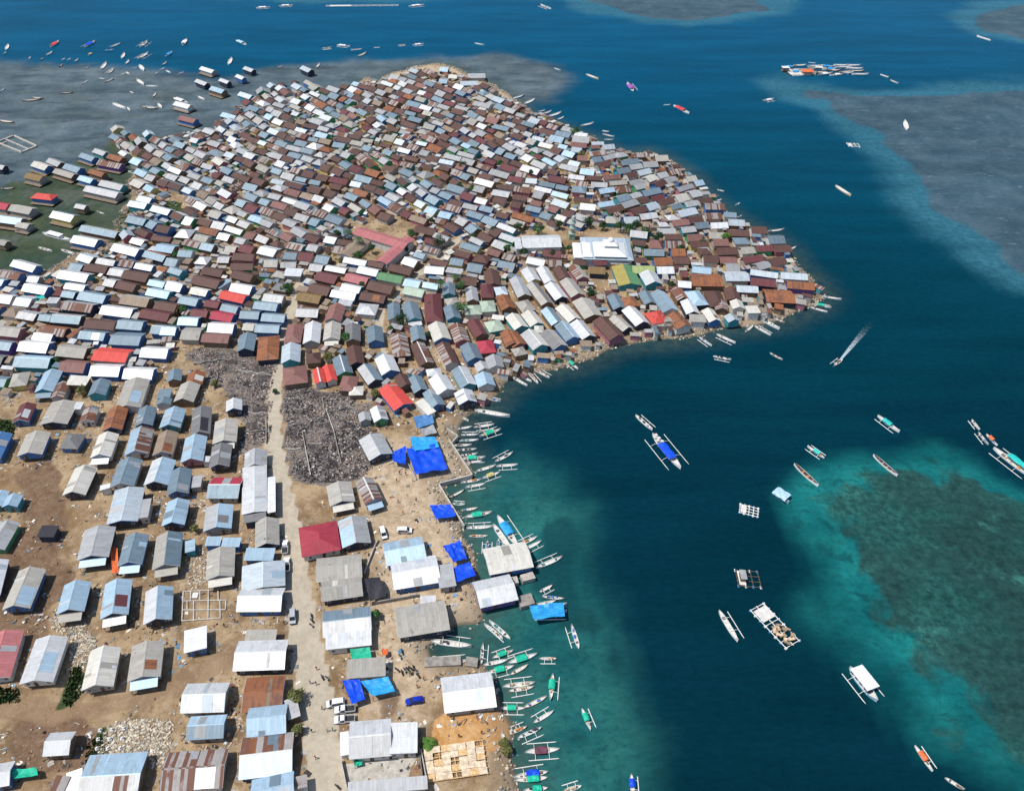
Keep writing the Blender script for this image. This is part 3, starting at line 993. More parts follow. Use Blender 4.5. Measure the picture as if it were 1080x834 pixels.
while i < len(front):
    h = front[i]; i += 1
    c, s = math.cos(h['th']), math.sin(h['th'])
    for du, dv in ((0, 1), (0, -1), (1, 0), (-1, 0), (1, 1), (-1, -1), (1, -1), (-1, 1)):
        for t_ in range(3):
            gu = (h['L'] / 2 + 4.0 + rf.uniform(0.2, 1.2)) * du + (rf.uniform(-1.0, 1.0) if du == 0 else 0)
            gv = (h['W'] / 2 + 3.25 + rf.choice((0.0, 0.2, 0.5, 1.3))) * dv + (rf.uniform(-.3, .3) if dv == 0 else 0)
            n_ = try_house(h['x'] + gu * c - gv * s, h['y'] + gu * s + gv * c)
            if n_: front.append(n_); break
bb = FILL2
for k in range(60000):
    x, y = rf.uniform(bb[:, 0].min(), bb[:, 0].max()), rf.uniform(bb[:, 1].min(), bb[:, 1].max())
    try_house(x, y, small=k > 4000)
own = [h for h in houses if h['kind'] == 'own']; fill = [h for h in houses if h['kind'] == 'fill']
for h in own:
    h['px'] = pix((h['x'], h['y'], h['base'] + 3.5)); h['area'] = h['L'] * h['W'] * ppm((h['x'], h['y'], 4)) ** 2
print('houses traced', len(own), 'grown', len(fill), 'small', sum('m' in h['o'] for h in fill))

def roof_mesh(h, mb, X=0.0, Y=0.0, Z=0.0, th=0.0, mats=None):
    """gable, hip or single slope, with thickness; UVs in metres so the sheets run down the slope"""
    L, W, o = h['L'], h['W'], h['o']; l, w_ = L / 2, W / 2
    ze, zr = o['eave'], o['eave'] + o['rise']
    c, s = math.cos(th), math.sin(th)
    def tr(p): return (X + p[0] * c - p[1] * s, Y + p[0] * s + p[1] * c, Z + p[2])
    ca = h['col'][0]; cb = h['col'][1] if len(h['col']) > 1 else ca
    ma, mb_ = (mats(ca), mats(cb))
    t = h.get('tint', 1.0); T = 0.09
    sl_ = math.hypot(w_, o['rise'])
    def f(pts, m, uv): mb.face([tr(p) for p in pts], m, uv, t)
    u0 = h.get('u0', 0.0)
    if 'm' in o:
        za, zb = ze + o['rise'], ze
        f([(-l, w_, za), (-l, -w_, zb), (l, -w_, zb), (l, w_, za)], ma, [(u0, 0), (u0, W), (u0 + L, W), (u0 + L, 0)])
        f([(-l, w_, za - T), (l, w_, za - T), (l, -w_, zb - T), (-l, -w_, zb - T)], ma, [(0, 0), (L, 0), (L, W), (0, W)])
        for a, b in (((-l, w_), (l, w_)), ((l, w_), (l, -w_)), ((l, -w_), (-l, -w_)), ((-l, -w_), (-l, w_))):
            z0 = za if a[1] > 0 else zb; z1 = za if b[1] > 0 else zb
            f([(a[0], a[1], z0), (b[0], b[1], z1), (b[0], b[1], z1 - T), (a[0], a[1], z0 - T)], ma, [(0, 0)] * 4)
        return
    k = min(w_ * 0.85, l * 0.8) if 'h' in o else 0.0
    A, B = (-l, w_, ze), (l, w_, ze); Cc, D = (l, -w_, ze), (-l, -w_, ze); E, F = (-l + k, 0, zr), (l - k, 0, zr)
    f([E, F, B, A][::-1], ma, [(u0 + k, 0), (u0 + L - k, 0), (u0 + L, sl_), (u0, sl_)][::-1])
    f([E, D, Cc, F], mb_, [(u0 + k, 0), (u0, sl_), (u0 + L, sl_), (u0 + L - k, 0)])
    if k:
        f([F, Cc, B], ma, [(w_, 0), (0, sl_), (W, sl_)]); f([E, A, D], mb_, [(w_, 0), (0, sl_), (W, sl_)])
    lo = lambda p: (p[0], p[1], p[2] - T)
    f([lo(E), lo(F), lo(B), lo(A)], ma, [(0, 0)] * 4); f([lo(E), lo(D), lo(Cc), lo(F)][::-1], mb_, [(0, 0)] * 4)
    if k: f([lo(F), lo(Cc), lo(B)][::-1], ma, [(0, 0)] * 3); f([lo(E), lo(A), lo(D)][::-1], mb_, [(0, 0)] * 3)
    edges = [(A, B), (Cc, D)] + ([(B, Cc), (D, A)] if k else [(B, F), (F, Cc), (D, E), (E, A)])
    for a, b in edges: f([a, b, lo(b), lo(a)], ma, [(0, 0)] * 4)

def wall_mesh(h, mb, X=0.0, Y=0.0, Z=0.0, th=0.0, m=0):
    L, W, o = h['L'], h['W'], h['o']
    ix, iy = min(0.55, L * 0.08), min(0.5, W * 0.08)
    l, w_ = L / 2 - ix, W / 2 - iy
    if 'h' in o: l = min(l, L / 2 - 0.45)
    sl_ = o['rise'] / (W / 2)
    zb = h.get('floor', -0.2); c, s = math.cos(th), math.sin(th)
    def tr(p): return (X + p[0] * c - p[1] * s, Y + p[0] * s + p[1] * c, Z + p[2])
    def f(pts): mb.face([tr(p) for p in pts], m, None, h.get('wt', 1.0))
    if 'm' in o:
        za = lambda y: o['eave'] + o['rise'] * (y + W / 2) / W - 0.12
        P4 = [(-l, -w_), (l, -w_), (l, w_), (-l, w_)]
        for i in range(4):
            a, b = P4[i], P4[(i + 1) % 4]
            f([(a[0], a[1], zb), (b[0], b[1], zb), (b[0], b[1], za(b[1])), (a[0], a[1], za(a[1]))])
        return
    ze = o['eave'] + sl_ * iy - 0.12; zr = o['eave'] + o['rise'] - 0.12
    f([(-l, -w_, zb), (l, -w_, zb), (l, -w_, ze), (-l, -w_, ze)])
    f([(l, w_, zb), (-l, w_, zb), (-l, w_, ze), (l, w_, ze)])
    if 'h' in o:
        f([(l, -w_, zb), (l, w_, zb), (l, w_, ze), (l, -w_, ze)]); f([(-l, w_, zb), (-l, -w_, zb), (-l, -w_, ze), (-l, w_, ze)])
    else:
        f([(l, -w_, zb), (l, w_, zb), (l, w_, ze), (l, 0, zr), (l, -w_, ze)])
        f([(-l, w_, zb), (-l, -w_, zb), (-l, -w_, ze), (-l, 0, zr), (-l, w_, ze)])
    if zb > 0.2: f([(-l, w_, zb), (l, w_, zb), (l, -w_, zb), (-l, -w_, zb)])

def make_house(h):
    o = h['o']; rr = random.Random(int(h['x'] * 31 + h['y'] * 17))
    col = h['col']; L, W = h['L'], h['W']
    near = h['px'][1] > 415
    if 'S' in o and o.get('wall') == 'k': o['wall'] = rr.choice('nbwnc')
    shed = 'm' in o and L * W < 34
    name = 'shed' if shed else ('warehouse' if L * W > 105 else 'house')
    h['noun'] = name
    root = empty(name, (h['x'], h['y'], h['base']), h['th'])
    h['root'] = root
    h['tint'] = rr.uniform(0.86, 1.10); h['u0'] = rr.uniform(0, 30); h['wt'] = 1.0
    stilt = ('s' in o and near) or 'S' in o
    if stilt: h['floor'] = 0.9 if 'S' in o else 1.0
    mb = MB(); cs = []
    def mi(c):
        if c not in cs: cs.append(c)
        return cs.index(c)
    roof_mesh(h, mb, mats=mi)
    roof = mb.build('roof', [RM[c] for c in cs], root)
    mb = MB(); wall_mesh(h, mb); wl = mb.build('wall', WML[WC.index(o.get('wall', 'n'))], root)
    l, w_ = L / 2 - min(0.55, L * 0.08), W / 2 - min(0.5, W * 0.08)
    if not ('m' in o) and (near or h['px'][1] > 330 and rr.random() < 0.6):
        mb = MB(); zr = o['eave'] + o['rise'] + 0.035
        k = min(W / 2 * 0.85, L / 2 * 0.8) if 'h' in o else 0.0
        sl_ = o['rise'] / (W / 2)
        for sg in (1, -1):
            pts = [(-L / 2 + k - .02, 0, zr), (L / 2 - k + .02, 0, zr), (L / 2 - k + .02, sg * .22, zr - .22 * sl_), (-L / 2 + k - .02, sg * .22, zr - .22 * sl_)]
            mb.face(pts if sg < 0 else pts[::-1])
        mb.build('ridge_cap', RM[col[0]] if rr.random() < 0.8 or col[0] in 'RmPOD' else M_TRIM, roof)
    if near and 'm' not in o and 'h' not in o:
        for e in ((1,) if abs(math.cos(h['th'])) < 0.8 else (1, -1)):
            mb = MB(); x = e * (L / 2 + 0.03); ze, zr = o['eave'], o['eave'] + o['rise']
            for sg in (1, -1):
                pts = [(x, 0, zr + .02), (x, sg * W / 2, ze + .02), (x, sg * W / 2, ze - .24), (x, 0, zr - .24)]
                q = [(a + e * .04, b, c) for a, b, c in pts]
                mb.face(q); mb.face(pts[::-1]); mb.face([pts[0], pts[1], q[1], q[0]]); mb.face([pts[3], pts[2], q[2], q[3]])
            mb.build('bargeboard', M_TRIM if rr.random() < 0.75 else WML[WC.index('b')], root)
    if 'x' in o:
        mb = MB(); sl_ = o['rise'] / (W / 2); sg = rr.choice((1, -1)) if abs(math.cos(h['th'])) < .8 else -1
        if abs(math.cos(h['th'])) < .8: sg = 1
        x0 = rr.uniform(-0.15, 0.1) * L; x1 = L * rr.uniform(0.28, 0.46); y0, y1 = 0.03 * W, W * rr.uniform(0.36, 0.485)
        z_ = lambda y: o['eave'] + o['rise'] - abs(y) * sl_ + 0.035
        pts = [(x0, sg * y0, z_(y0)), (x0, sg * y1, z_(y1)), (x1, sg * y1, z_(y1)), (x1, sg * y0, z_(y0))]
        mb.face(pts if sg > 0 else pts[::-1], 0, [(0, 0), (0, y1 - y0), (x1 - x0, y1 - y0), (x1 - x0, 0)] if sg > 0 else None)
        pt = mb.build('roof_patch', RM[o['x']], roof); tag(pt, 'patch of ' + ROOFS[o['x']][2] + ' sheets')
    if near and 'h' not in o and 'm' not in o and L > 6:
        sl_ = o['rise'] / (W / 2); alike = {'W': 'tGW', 'B': 'tBSG', 'S': 'BSG', 'C': 'GCwC', 'G': 'CGW', 't': 'WB', 'w': 'CW', 'M': 'GOS', 'O': 'TM', 'R': 'OM', 'D': 'GC'}
        for q in range(rr.choice((1, 2, 2, 3))):
            sg = rr.choice((1, -1)); cc_ = col[0] if sg > 0 or len(col) == 1 else col[1]
            if 'x' in o and sg == (1 if abs(math.cos(h['th'])) < .8 else -1): continue
            x0 = rr.uniform(-.47, .25) * L; x1 = min(x0 + rr.choice((.8, .8, 1.6, 2.4)), L * .47); y0, y1 = (W * .025, W * rr.uniform(.44, .495)) if rr.random() < .75 else (W * rr.uniform(.2, .28), W * .49)
            lift = .022 + .006 * q; z_ = lambda y: o['eave'] + o['rise'] - abs(y) * sl_ + lift
            k_ = rr.uniform(-.06, .06)
            pts = [(x0, sg * y0, z_(y0)), (x0 + k_, sg * y1, z_(y1) + .03), (x1 + k_, sg * y1, z_(y1) + .03), (x1, sg * y0, z_(y0))]
            mb = MB(); mb.face(pts if sg > 0 else pts[::-1], 0, [(x0, y0), (x0, y1), (x1, y1), (x1, y0)] if sg > 0 else [(x1, y0), (x1, y1), (x0, y1), (x0, y0)], rr.uniform(.75, 1.05))
            mb.build('roof_sheet', RM[rr.choice(alike.get(cc_, 'GC'))], roof)
    if 'P' in o and 'm' not in o:
        e = 1; d = 2.2; pw = W * 0.82; z0 = o['eave'] - 0.3; z1 = z0 - 0.4; x = L / 2
        mb = MB()
        mb.shared([(x - .3, -pw / 2, z0), (x - .3, pw / 2, z0), (x + d, pw / 2, z1), (x + d, -pw / 2, z1), (x - .3, -pw / 2, z0 - .07), (x - .3, pw / 2, z0 - .07), (x + d, pw / 2, z1 - .07), (x + d, -pw / 2, z1 - .07)],
                  [(3, 2, 1, 0), (4, 5, 6, 7), (2, 3, 7, 6), (0, 4, 7, 3), (1, 2, 6, 5)])
        mb.build('porch_roof', RM[o['P']], root)
        mb = MB(); mb.box((x + d * .45 - .1, 0, 0.5), (d, pw * .9, 0.16)); mb.build('porch_deck', M_WOOD, root)
        for sg in (1, -1):
            mb = MB(); mb.tube((x + d - .2, sg * (pw / 2 - .2), -.2), (x + d - .2, sg * (pw / 2 - .2), z1), .07); mb.build('porch_post', M_POST, root)
    if stilt:
        for sx in (-.92, 0, .92):
            for sy in (-.9, .9):
                mb = MB(); mb.tube((sx * l, sy * w_, -0.5), (sx * l, sy * w_, h['floor'] + .05), .11, n=5); mb.build('stilt', M_POST, root)
    if 'S' in o:
        mb = MB(); mb.box((.3, -.4, .82), (L + .6, W + 1.6, .14)); mb.build('platform', M_WOOD, root)
    if near and not shed:
        fz = h.get('floor', 0.15) - 0.15
        e = 1
        if abs(math.cos(h['th'])) < 0.8:
            fc = [(l + .012, 0, 0, 'x')]
            mb = MB(); mb.box((l + .03, rr.uniform(-.2, .2) * W, fz + .95), (.06, .85, 1.9)); dd = mb.build('door', M_DOOR, wl)
            for sy in (-.3, .3):
                mb = MB(); mb.box((l + .03, sy * W, fz + 1.35), (.05, .9, .85)); wd = mb.build('window', M_TRIM, wl)
                mb = MB(); mb.box((l + .065, sy * W, fz + 1.35), (.03, .72, .68)); mb.build('pane', M_GLASS, wd)
        else:
            sg = -1
            mb = MB(); mb.box((rr.uniform(-.1, .1) * L, sg * (w_ + .03), fz + .95), (.9, .06, 1.9)); mb.build('door', M_DOOR, wl)
            for sx in (-.34, .3):
                mb = MB(); mb.box((sx * L, sg * (w_ + .03), fz + 1.35), (1.0, .05, .85)); wd = mb.build('window', M_TRIM, wl)
                mb = MB(); mb.box((sx * L, sg * (w_ + .065), fz + 1.35), (.8, .03, .68)); mb.build('pane', M_GLASS, wd)
    return root
own.sort(key=lambda h: -h['area'])
extra = own[330:]; own = own[:330]
for h in own: make_house(h)
mb = MB(); mw = MB()
for h in fill + extra:
    h['tint'] = rf.uniform(0.76, 1.10); h['u0'] = rf.uniform(0, 50); h['wt'] = 1.0
    if h['base'] == 0.0: h['floor'] = 0.6
    if h['kind'] == 'fill': h['floor'] = -1.6
    roof_mesh(h, mb, h['x'], h['y'], h['base'], h['th'], mats=lambda c: RC.index(c))
    wall_mesh(h, mb, h['x'], h['y'], h['base'], h['th'], m=len(RC) + WC.index(h['o'].get('wall', 'n')))
tag(mb.build('packed_houses', RML + WML), 'mass of small tin roofed houses packed along alleys across the far half of the island', 'houses', kind='stuff')
# ------------------------------------------------------------------ boats
BM = {
 'W': flat('white_hull_paint', (0.80, 0.81, 0.80), 0.45, 0.06, 1.5), 'c': flat('cream_hull_paint', (0.60, 0.50, 0.36), 0.5, 0.12, 1.5),
 'k': flat('dark_hull', (0.06, 0.055, 0.055), 0.6, 0.2, 1.5), 'b': flat('blue_hull_paint', (0.08, 0.25, 0.50), 0.45, 0.12, 1.5),
 'a': flat('pale_blue_hull_paint', (0.35, 0.55, 0.66), 0.5, 0.12, 1.5), 's': flat('silver_hull', (0.40, 0.43, 0.44), 0.6, 0.2, 1.5), 'n': flat('bare_wood_hull', (0.20, 0.14, 0.09), 0.7, 0.25, 1.5),
}
HULLW = {'W': 'white', 'c': 'cream', 'k': 'dark', 'b': 'blue', 'a': 'pale blue', 's': 'grey', 'n': 'bare wooden'}
CM = {
 'g': (flat('green_tarpaulin', (0.015, 0.47, 0.30), 0.55, 0.15, 1.0), 'green'), 'u': (flat('blue_tarpaulin', (0.006, 0.075, 0.72), 0.5, 0.2, 0.6), 'blue'),
 'a': (flat('light_blue_tarpaulin', (0.03, 0.33, 0.72), 0.5, 0.15, 0.7), 'light blue'), 'y': (flat('yellow_tarpaulin', (0.55, 0.47, 0.18), 0.6, 0.15), 'yellow'),
 'm': (flat('maroon_tarpaulin', (0.16, 0.055, 0.085), 0.7, 0.2), 'maroon'), 'o': (flat('orange_tarpaulin', (0.72, 0.16, 0.05), 0.6, 0.15), 'orange'),
 'r': (flat('red_tarpaulin', (0.62, 0.06, 0.08), 0.6, 0.15), 'red'), 'w': (flat('white_canopy', (0.72, 0.74, 0.76), 0.55, 0.1), 'white'),
 't': (flat('turquoise_tarpaulin', (0.02, 0.50, 0.46), 0.55, 0.15), 'turquoise'), 'p': (flat('pale_blue_canopy', (0.42, 0.60, 0.76), 0.55, 0.1), 'pale blue'), 'v': (flat('purple_canopy', (0.35, 0.10, 0.40), 0.55, 0.1), 'purple'),
 'e': (flat('steel_blue_tarpaulin', (0.08, 0.22, 0.46), 0.6, 0.2), 'steel blue'), 'q': (flat('pale_green_tarpaulin', (0.02, 0.42, 0.26), 0.6, 0.2), 'green'),
}
M_BAMB = flat('bleached_bamboo', (0.78, 0.77, 0.74), 0.6, 0.1, 2.0)
M_DECK = flat('boat_deck_boards', (0.64, 0.62, 0.58), 0.8, 0.12, 1.2)
M_ENG = flat('engine_housing', (0.10, 0.10, 0.11), 0.5, 0.2)
M_DARKDECK = flat('brown_deck', (0.10, 0.055, 0.05), 0.8, 0.3, 2.5)
GEAR = [flat('gear_' + k, c, .85, .3, 3.0) for k, c in (('net_teal', (.06, .25, .25)), ('net_brown', (.20, .12, .08)), ('crate_blue', (.08, .2, .5)), ('cloth_orange', (.55, .22, .07)), ('sack_tan', (.45, .36, .24)), ('net_dark', (.05, .05, .06)))]
_bc = {}
def hull_mesh(L, B, hc, deckm):
    key = ('hull', L, B, hc, deckm.name)
    if key in _bc: return _bc[key]
    mb = MB(); ns = 13; rows = []
    for i in range(ns):
        t = i / (ns - 1); q = 2 * t - 1
        hw = B / 2 * max(0.03, 1 - abs(q) ** (2.6 if q > 0 else 3.4)); 
        sh = 0.42 + 0.50 * (max(q, 0) ** 3) + 0.22 * (max(-q, 0) ** 3)
        sh *= min(1.5, max(0.8, B))
        x = (t - 0.5) * L; zd = sh * 0.45
        rows.append([(x, -hw * 0.35, -0.25), (x, -hw * 0.9, 0.08), (x, -hw, sh), (x, -hw * 0.84, sh), (x, -hw * 0.78, zd),
                     (x, hw * 0.78, zd), (x, hw * 0.84, sh), (x, hw, sh), (x, hw * 0.9, 0.08), (x, hw * 0.35, -0.25)])
    for a, b in zip(rows[:-1], rows[1:]):
        for j in range(10):
            k = (j + 1) % 10
            mb.face([a[j], b[j], b[k], a[k]], 1 if j in (3, 4, 5) else 0)
    mb.face(rows[0][::-1]); mb.face(rows[-1])
    me = mb.mesh('hull', [BM[hc], deckm]); _bc[key] = me
    return me
def cached(key, fn, mats, name):
    if key not in _bc:
        mb = MB(); fn(mb); _bc[key] = mb.mesh(name, mats)
    return _bc[key]
boats = []
def boat(p, d, L, outr='b', can=None, hc='W', name='outrigger_boat', deck=None, cabin=False, B=None, dark=False, simple=False, canlen=0.36, group='boats moored along the island'):
    """p: middle of the hull on the water, d: heading; p on +x is the bow"""
    L = round(max(3.5, L) * 2) / 2
    B = B or round(min(2.6, max(0.9, L / 6.6)), 1)
    root = empty(name, (p.x, p.y, 0.0), d)
    link('hull', hull_mesh(L, B, hc, M_DARKDECK if dark else M_DECK), root)
    off = round(0.12 * L + B / 2 + 0.35, 1); r = 0.11
    sides = {'b': (1, -1), 'l': (1,), 'r': (-1,), 'n': ()}[outr]
    for sd_ in sides:
        f = cached(('float', L, off, sd_), lambda mb: (mb.tube((-0.42 * L, sd_ * off, 0.12), (0.36 * L, sd_ * off, 0.12), r, n=6), mb.tube((0.36 * L, sd_ * off, 0.12), (0.45 * L, sd_ * off, 0.22), r, r * .5, n=6)), [M_BAMB], 'float')
        link('float', f, root)
    if sides:
        lo = -off if -1 in sides else -B * .45; hi = off if 1 in sides else B * .45
        for bx in (-0.22, 0.18):
            zt = 0.50 * min(1.5, max(0.8, B))
            f = cached(('boom', L, B, off, outr, bx), lambda mb: (mb.tube((bx * L, lo, 0.16), (bx * L, lo * .55, zt), .06, n=5), mb.tube((bx * L, lo * .55, zt), (bx * L, hi * .55, zt), .07, n=5), mb.tube((bx * L, hi * .55, zt), (bx * L, hi, 0.16), .06, n=5)), [M_BAMB], 'boom')
            link('boom', f, root)
    if can:
        def cv(mb):
            n_ = 6; cl = canlen * L; cw = B * 1.15 + 0.35; zc = 1.15 + 0.1 * B
            rows = []
            for i in range(5):
                x = (i / 4 - 0.5) * cl - 0.05 * L; row = []
                for j in range(n_ + 1):
                    y = (j / n_ - 0.5) * cw; zz = zc - 0.42 * (2 * j / n_ - 1) ** 2 - 0.08 * math.sin(i * 2.1 + j)
                    row.append((x, y, zz))
                rows.append(row)
            for a, b in zip(rows[:-1], rows[1:]):
                for j in range(n_):
                    q = [a[j], b[j], b[j + 1], a[j + 1]]
                    mb.face(q); mb.face([(x, y, z - .03) for x, y, z in q][::-1])
            for x in (-.5, .5):
                for y in (-.42, .42): mb.tube((x * cl * .9 - .05 * L, y * cw, .3), (x * cl * .9 - .05 * L, y * cw, zc - .3), .04, n=4, m=1)
        link('canopy', cached(('can', L, B, can, canlen), cv, [CM[can][0], M_POST], 'canopy'), root)
    if cabin:
        def cb(mb):
            cl, cw = 0.42 * L, B * 0.95
            mb.box((-0.06 * L, 0, 1.0), (cl, cw, 1.4), m=0)
            mb.box((-0.06 * L, 0, 1.78), (cl * 1.12, cw * 1.2, 0.12), m=1)
            for sy in (1, -1): mb.box((-0.06 * L, sy * cw * .503, 1.15), (cl * .8, .04, .45), m=2)
            mb.box((0.16 * L, 0, 0.8), (0.05 * L, cw * .5, 0.7), m=0)
        link('cabin', cached(('cab', L, B), cb, [BM['W'], CM['w'][0], M_GLASS], 'cabin'), root)
    elif not can and not simple:
        def th(mb):
            mb.box((-0.24 * L, 0, .42), (0.07 * L, B * .5, .35), m=0); 
            for q in (-.1, .08, .26): mb.box((q * L, 0, .40), (.18, B * .84, .05), m=1)
        link('engine', cached(('eng', L, B), th, [M_ENG, M_DECK], 'engine'), root)
    gr = random.Random(int(p.x * 13 + p.y * 7))
    if not simple and not cabin and gr.random() < .65:
        mb = MB(); 
        for k in range(gr.choice((2, 3, 4))):
            mb.box((gr.uniform(-.3, .3) * L, gr.uniform(-.2, .2) * B, .5 + .1 * k), (gr.uniform(.35, 1.1), gr.uniform(.25, .6) * B, gr.uniform(.15, .35)), gr.uniform(-.4, .4), 0, gr.uniform(.6, 1.2), top=.75)
        mb.build('gear', gr.choice(GEAR), root)
    px = pix((p.x, p.y, 0.3))
    boats.append(dict(root=root, px=px, L=L, outr=outr, can=can, hc=hc, cabin=cabin, dark=dark, name=name))
    root['group'] = group
    return root
#  stern x y, bow x y (tile pixels), options: outriggers b l r n, canopy @c, hull =c, cabin C, dark deck d
BT = {}
BT[450, 420, 6] = '''
305 75 525 115 n
190 100 265 142 n
340 -5 368 45 n
400 4 466 18 l
120 140 188 188 n =a
300 182 425 166 b
188 194 290 178 n
214 230 332 228 l
332 240 470 196 b @g
205 268 330 262 n
162 298 286 294 n
182 328 320 322 n =s
208 362 325 348 n
216 382 372 374 r @g
250 406 352 396 n
430 402 545 342 l
312 462 436 424 n
440 428 578 420 r
345 508 466 466 r @y
215 532 346 514 n
243 562 372 540 r
138 630 242 576 n =n
160 664 246 672 l
214 710 326 692 n =c
240 752 412 722 n @g
'''
BT[480, 540, 6] = '''
70 100 240 92 l
88 150 206 150 n
266 22 398 222 l @a
205 178 200 268 b
275 165 268 252 l =s
240 78 354 238 n
400 210 522 154 l
428 242 548 180 r
512 352 678 284 l
530 506 616 462 r =s
548 532 692 548 n =s
474 598 640 560 n =a
474 612 708 584 n =a
484 632 704 628 r =a
350 802 215 686 l
302 800 184 706 r
784 862 735 712 l
'''
BT[480, 660, 6] = '''
-150 95 102 130 l
-130 240 78 222 l
165 244 176 108 r =s
232 202 372 152 b @g
178 246 332 214 n
330 236 522 176 l @g
204 296 372 254 r @g
345 308 462 244 n =c
304 382 502 360 l
334 412 500 384 r =c
284 518 444 520 b @g
434 516 578 446 n =c
494 612 622 536 l
334 682 452 636 l =c
394 708 546 642 r =a
442 796 660 780 b @m
618 302 604 468 l @g
640 205 530 205 l =s
800 516 860 660 l @g
'''
BT[520, 760, 6] = '''
346 322 128 356 r @u
346 358 132 376 n @g
348 422 188 440 l @g
562 408 440 446 r
875 334 886 480 l @u
'''
BT[660, 420, 9] = '''
92 160 252 300 l
'''
BT[810, 420, 6.95] = '''
190 480 368 645 n d
772 416 945 568 n d
412 436 290 350 b @t
'''
BT[810, 420, 3.97] = '''
458 72 550 142 r @t
'''
BT[1000, 420, 9.26] = '''
232 208 306 304 r
296 330 392 452 r =s
372 346 482 462 n @o
'''
BT[540, 624, 3.97] = '''
866 78 945 208 l
'''
BT[860, 680, 5.42] = '''
570 574 668 718 l @o
740 756 852 826 n =s
'''
BT[540, 278, 6] = '''
346 608 418 666 r @g
134 664 238 722 l
102 686 166 758 l
-2 714 96 772 n
30 694 122 746 n @m
'''
BT[720, 278, 6] = '''
105 464 184 520 r
218 448 332 502 r
192 584 308 608 r
552 564 632 608 n =s
456 394 556 452 l
466 332 612 416 n
520 322 646 380 n =n
884 206 1002 226 n
816 254 940 278 l @g
810 276 916 306 n
392 436 448 390 n =s
'''
BT[660, 200, 6] = '''
892 266 1000 254 n =s
1030 380 1076 362 n
562 72 608 62 n
545 30 590 40 n =s
690 100 720 85 n
690 175 735 165 n
590 2 612 8 n
'''
BT[810, 0, 3.97] = '''
-18 424 24 416 b @w
470 312 504 324 n
512 336 545 350 n =s
282 778 346 820 n =c
932 170 874 152 n
582 545 572 506 n
170 262 200 266 n =a
'''
BT[540, 0, 3.97] = '''
178 44 106 16 l
310 312 362 332 n =c
512 386 478 344 r @v
676 442 742 476 n @r
634 440 664 440 n =a
-6 416 52 400 n =b
48 438 96 416 n
108 468 140 462 n =a
128 478 166 466 n
150 490 206 472 n
188 502 218 490 n
288 528 342 516 n
380 562 428 574 n =s
386 584 426 586 n =s
380 548 404 552 n
176 286 204 296 n =s
'''
BT[270, 0, 3.97] = '''
275 204 318 200 b =s
340 190 392 196 b @w
398 210 444 208 n
425 238 462 222 n =c
594 192 626 188 b
656 190 702 186 b @w
915 182 956 190 n =a
0 34 60 32 b @w
98 26 156 24 b @w
640 28 704 22 b @w
494 200 520 200 n
'''
BT[0, 0, 6] = '''
38 318 52 284 n
22 342 38 332 n =a
318 300 372 262 n @r
292 352 332 330 n
512 312 620 252 l @u
556 352 584 338 n @y
704 300 762 276 l
664 320 724 316 l =a
874 308 942 254 b
868 376 938 336 b
770 372 788 338 n
794 408 818 382 n
640 440 672 398 n
684 470 718 436 l
882 412 912 450 n
830 436 872 430 n =a
764 478 790 464 n
796 456 820 470 n
1046 360 1090 330 n @a
1024 414 1056 394 n =s
1010 444 1042 430 n
1050 448 1082 464 n =a
866 504 912 538 n
926 544 1004 550 n
518 530 556 512 n
382 592 462 588 n =n
180 374 194 362 n
254 380 274 370 n =k
392 380 408 372 n
426 382 446 372 n
470 392 496 374 n =s
372 424 398 408 n =k
532 436 562 424 n =s
966 616 988 590 n =s
710 654 798 690 n
804 680 824 700 n
896 676 998 690 l =n
998 656 1026 686 n
820 580 850 592 n =s
660 524 720 500 n =s
624 494 668 502 n =s
976 472 1000 460 n =a
-2 580 30 562 n =a
140 640 260 630 n =n
200 618 276 626 n =n
-6 764 92 778 n =n
'''
BT[180, 40, 6] = '''
72 52 104 6 n @w
410 16 482 46 n @p
366 172 386 128 n
-20 368 148 428 n @w
172 372 216 392 n
408 436 486 426 n =n
922 190 942 166 n
672 190 708 182 n =s
956 70 1020 64 b =s
52 226 80 220 n
'''
BT[0, 139, 6] = '''
270 640 452 690 n C
244 732 330 756 n
386 746 476 776 n
612 502 664 522 n =s
812 250 880 272 n
1014 208 1075 232 n =s
-6 362 96 358 n =n
'''
for (ox, oy, sc_), txt in BT.items():
    for ln in txt.strip().splitlines():
        q = ln.split(); x1, y1, x2, y2 = map(float, q[:4]); k = dict(outr=q[4])
        for e in q[5:]:
            if e[0] == '@': k['can'] = e[1]
            elif e[0] == '=': k['hc'] = e[1]
            elif e == 'C': k['cabin'] = True
            elif e == 'd': k['dark'] = True
        zz = 0.35
        a, b_ = at(ox + x1 / sc_, oy + y1 / sc_, zz), at(ox + x2 / sc_, oy + y2 / sc_, zz)
        far = oy < 130
        if k['outr'] == 'n': k['name'] = 'boat'
        L_ = (b_ - a).length
        if far: L_ = min(max(L_, 4.0), 15); k['B'] = round(max(1.1, L_ / 5.5), 1); k['canlen'] = 0.5
        boat((a + b_) / 2, math.atan2(b_.y - a.y, b_.x - a.x), L_, simple=far and k['outr'] == 'n', **k)

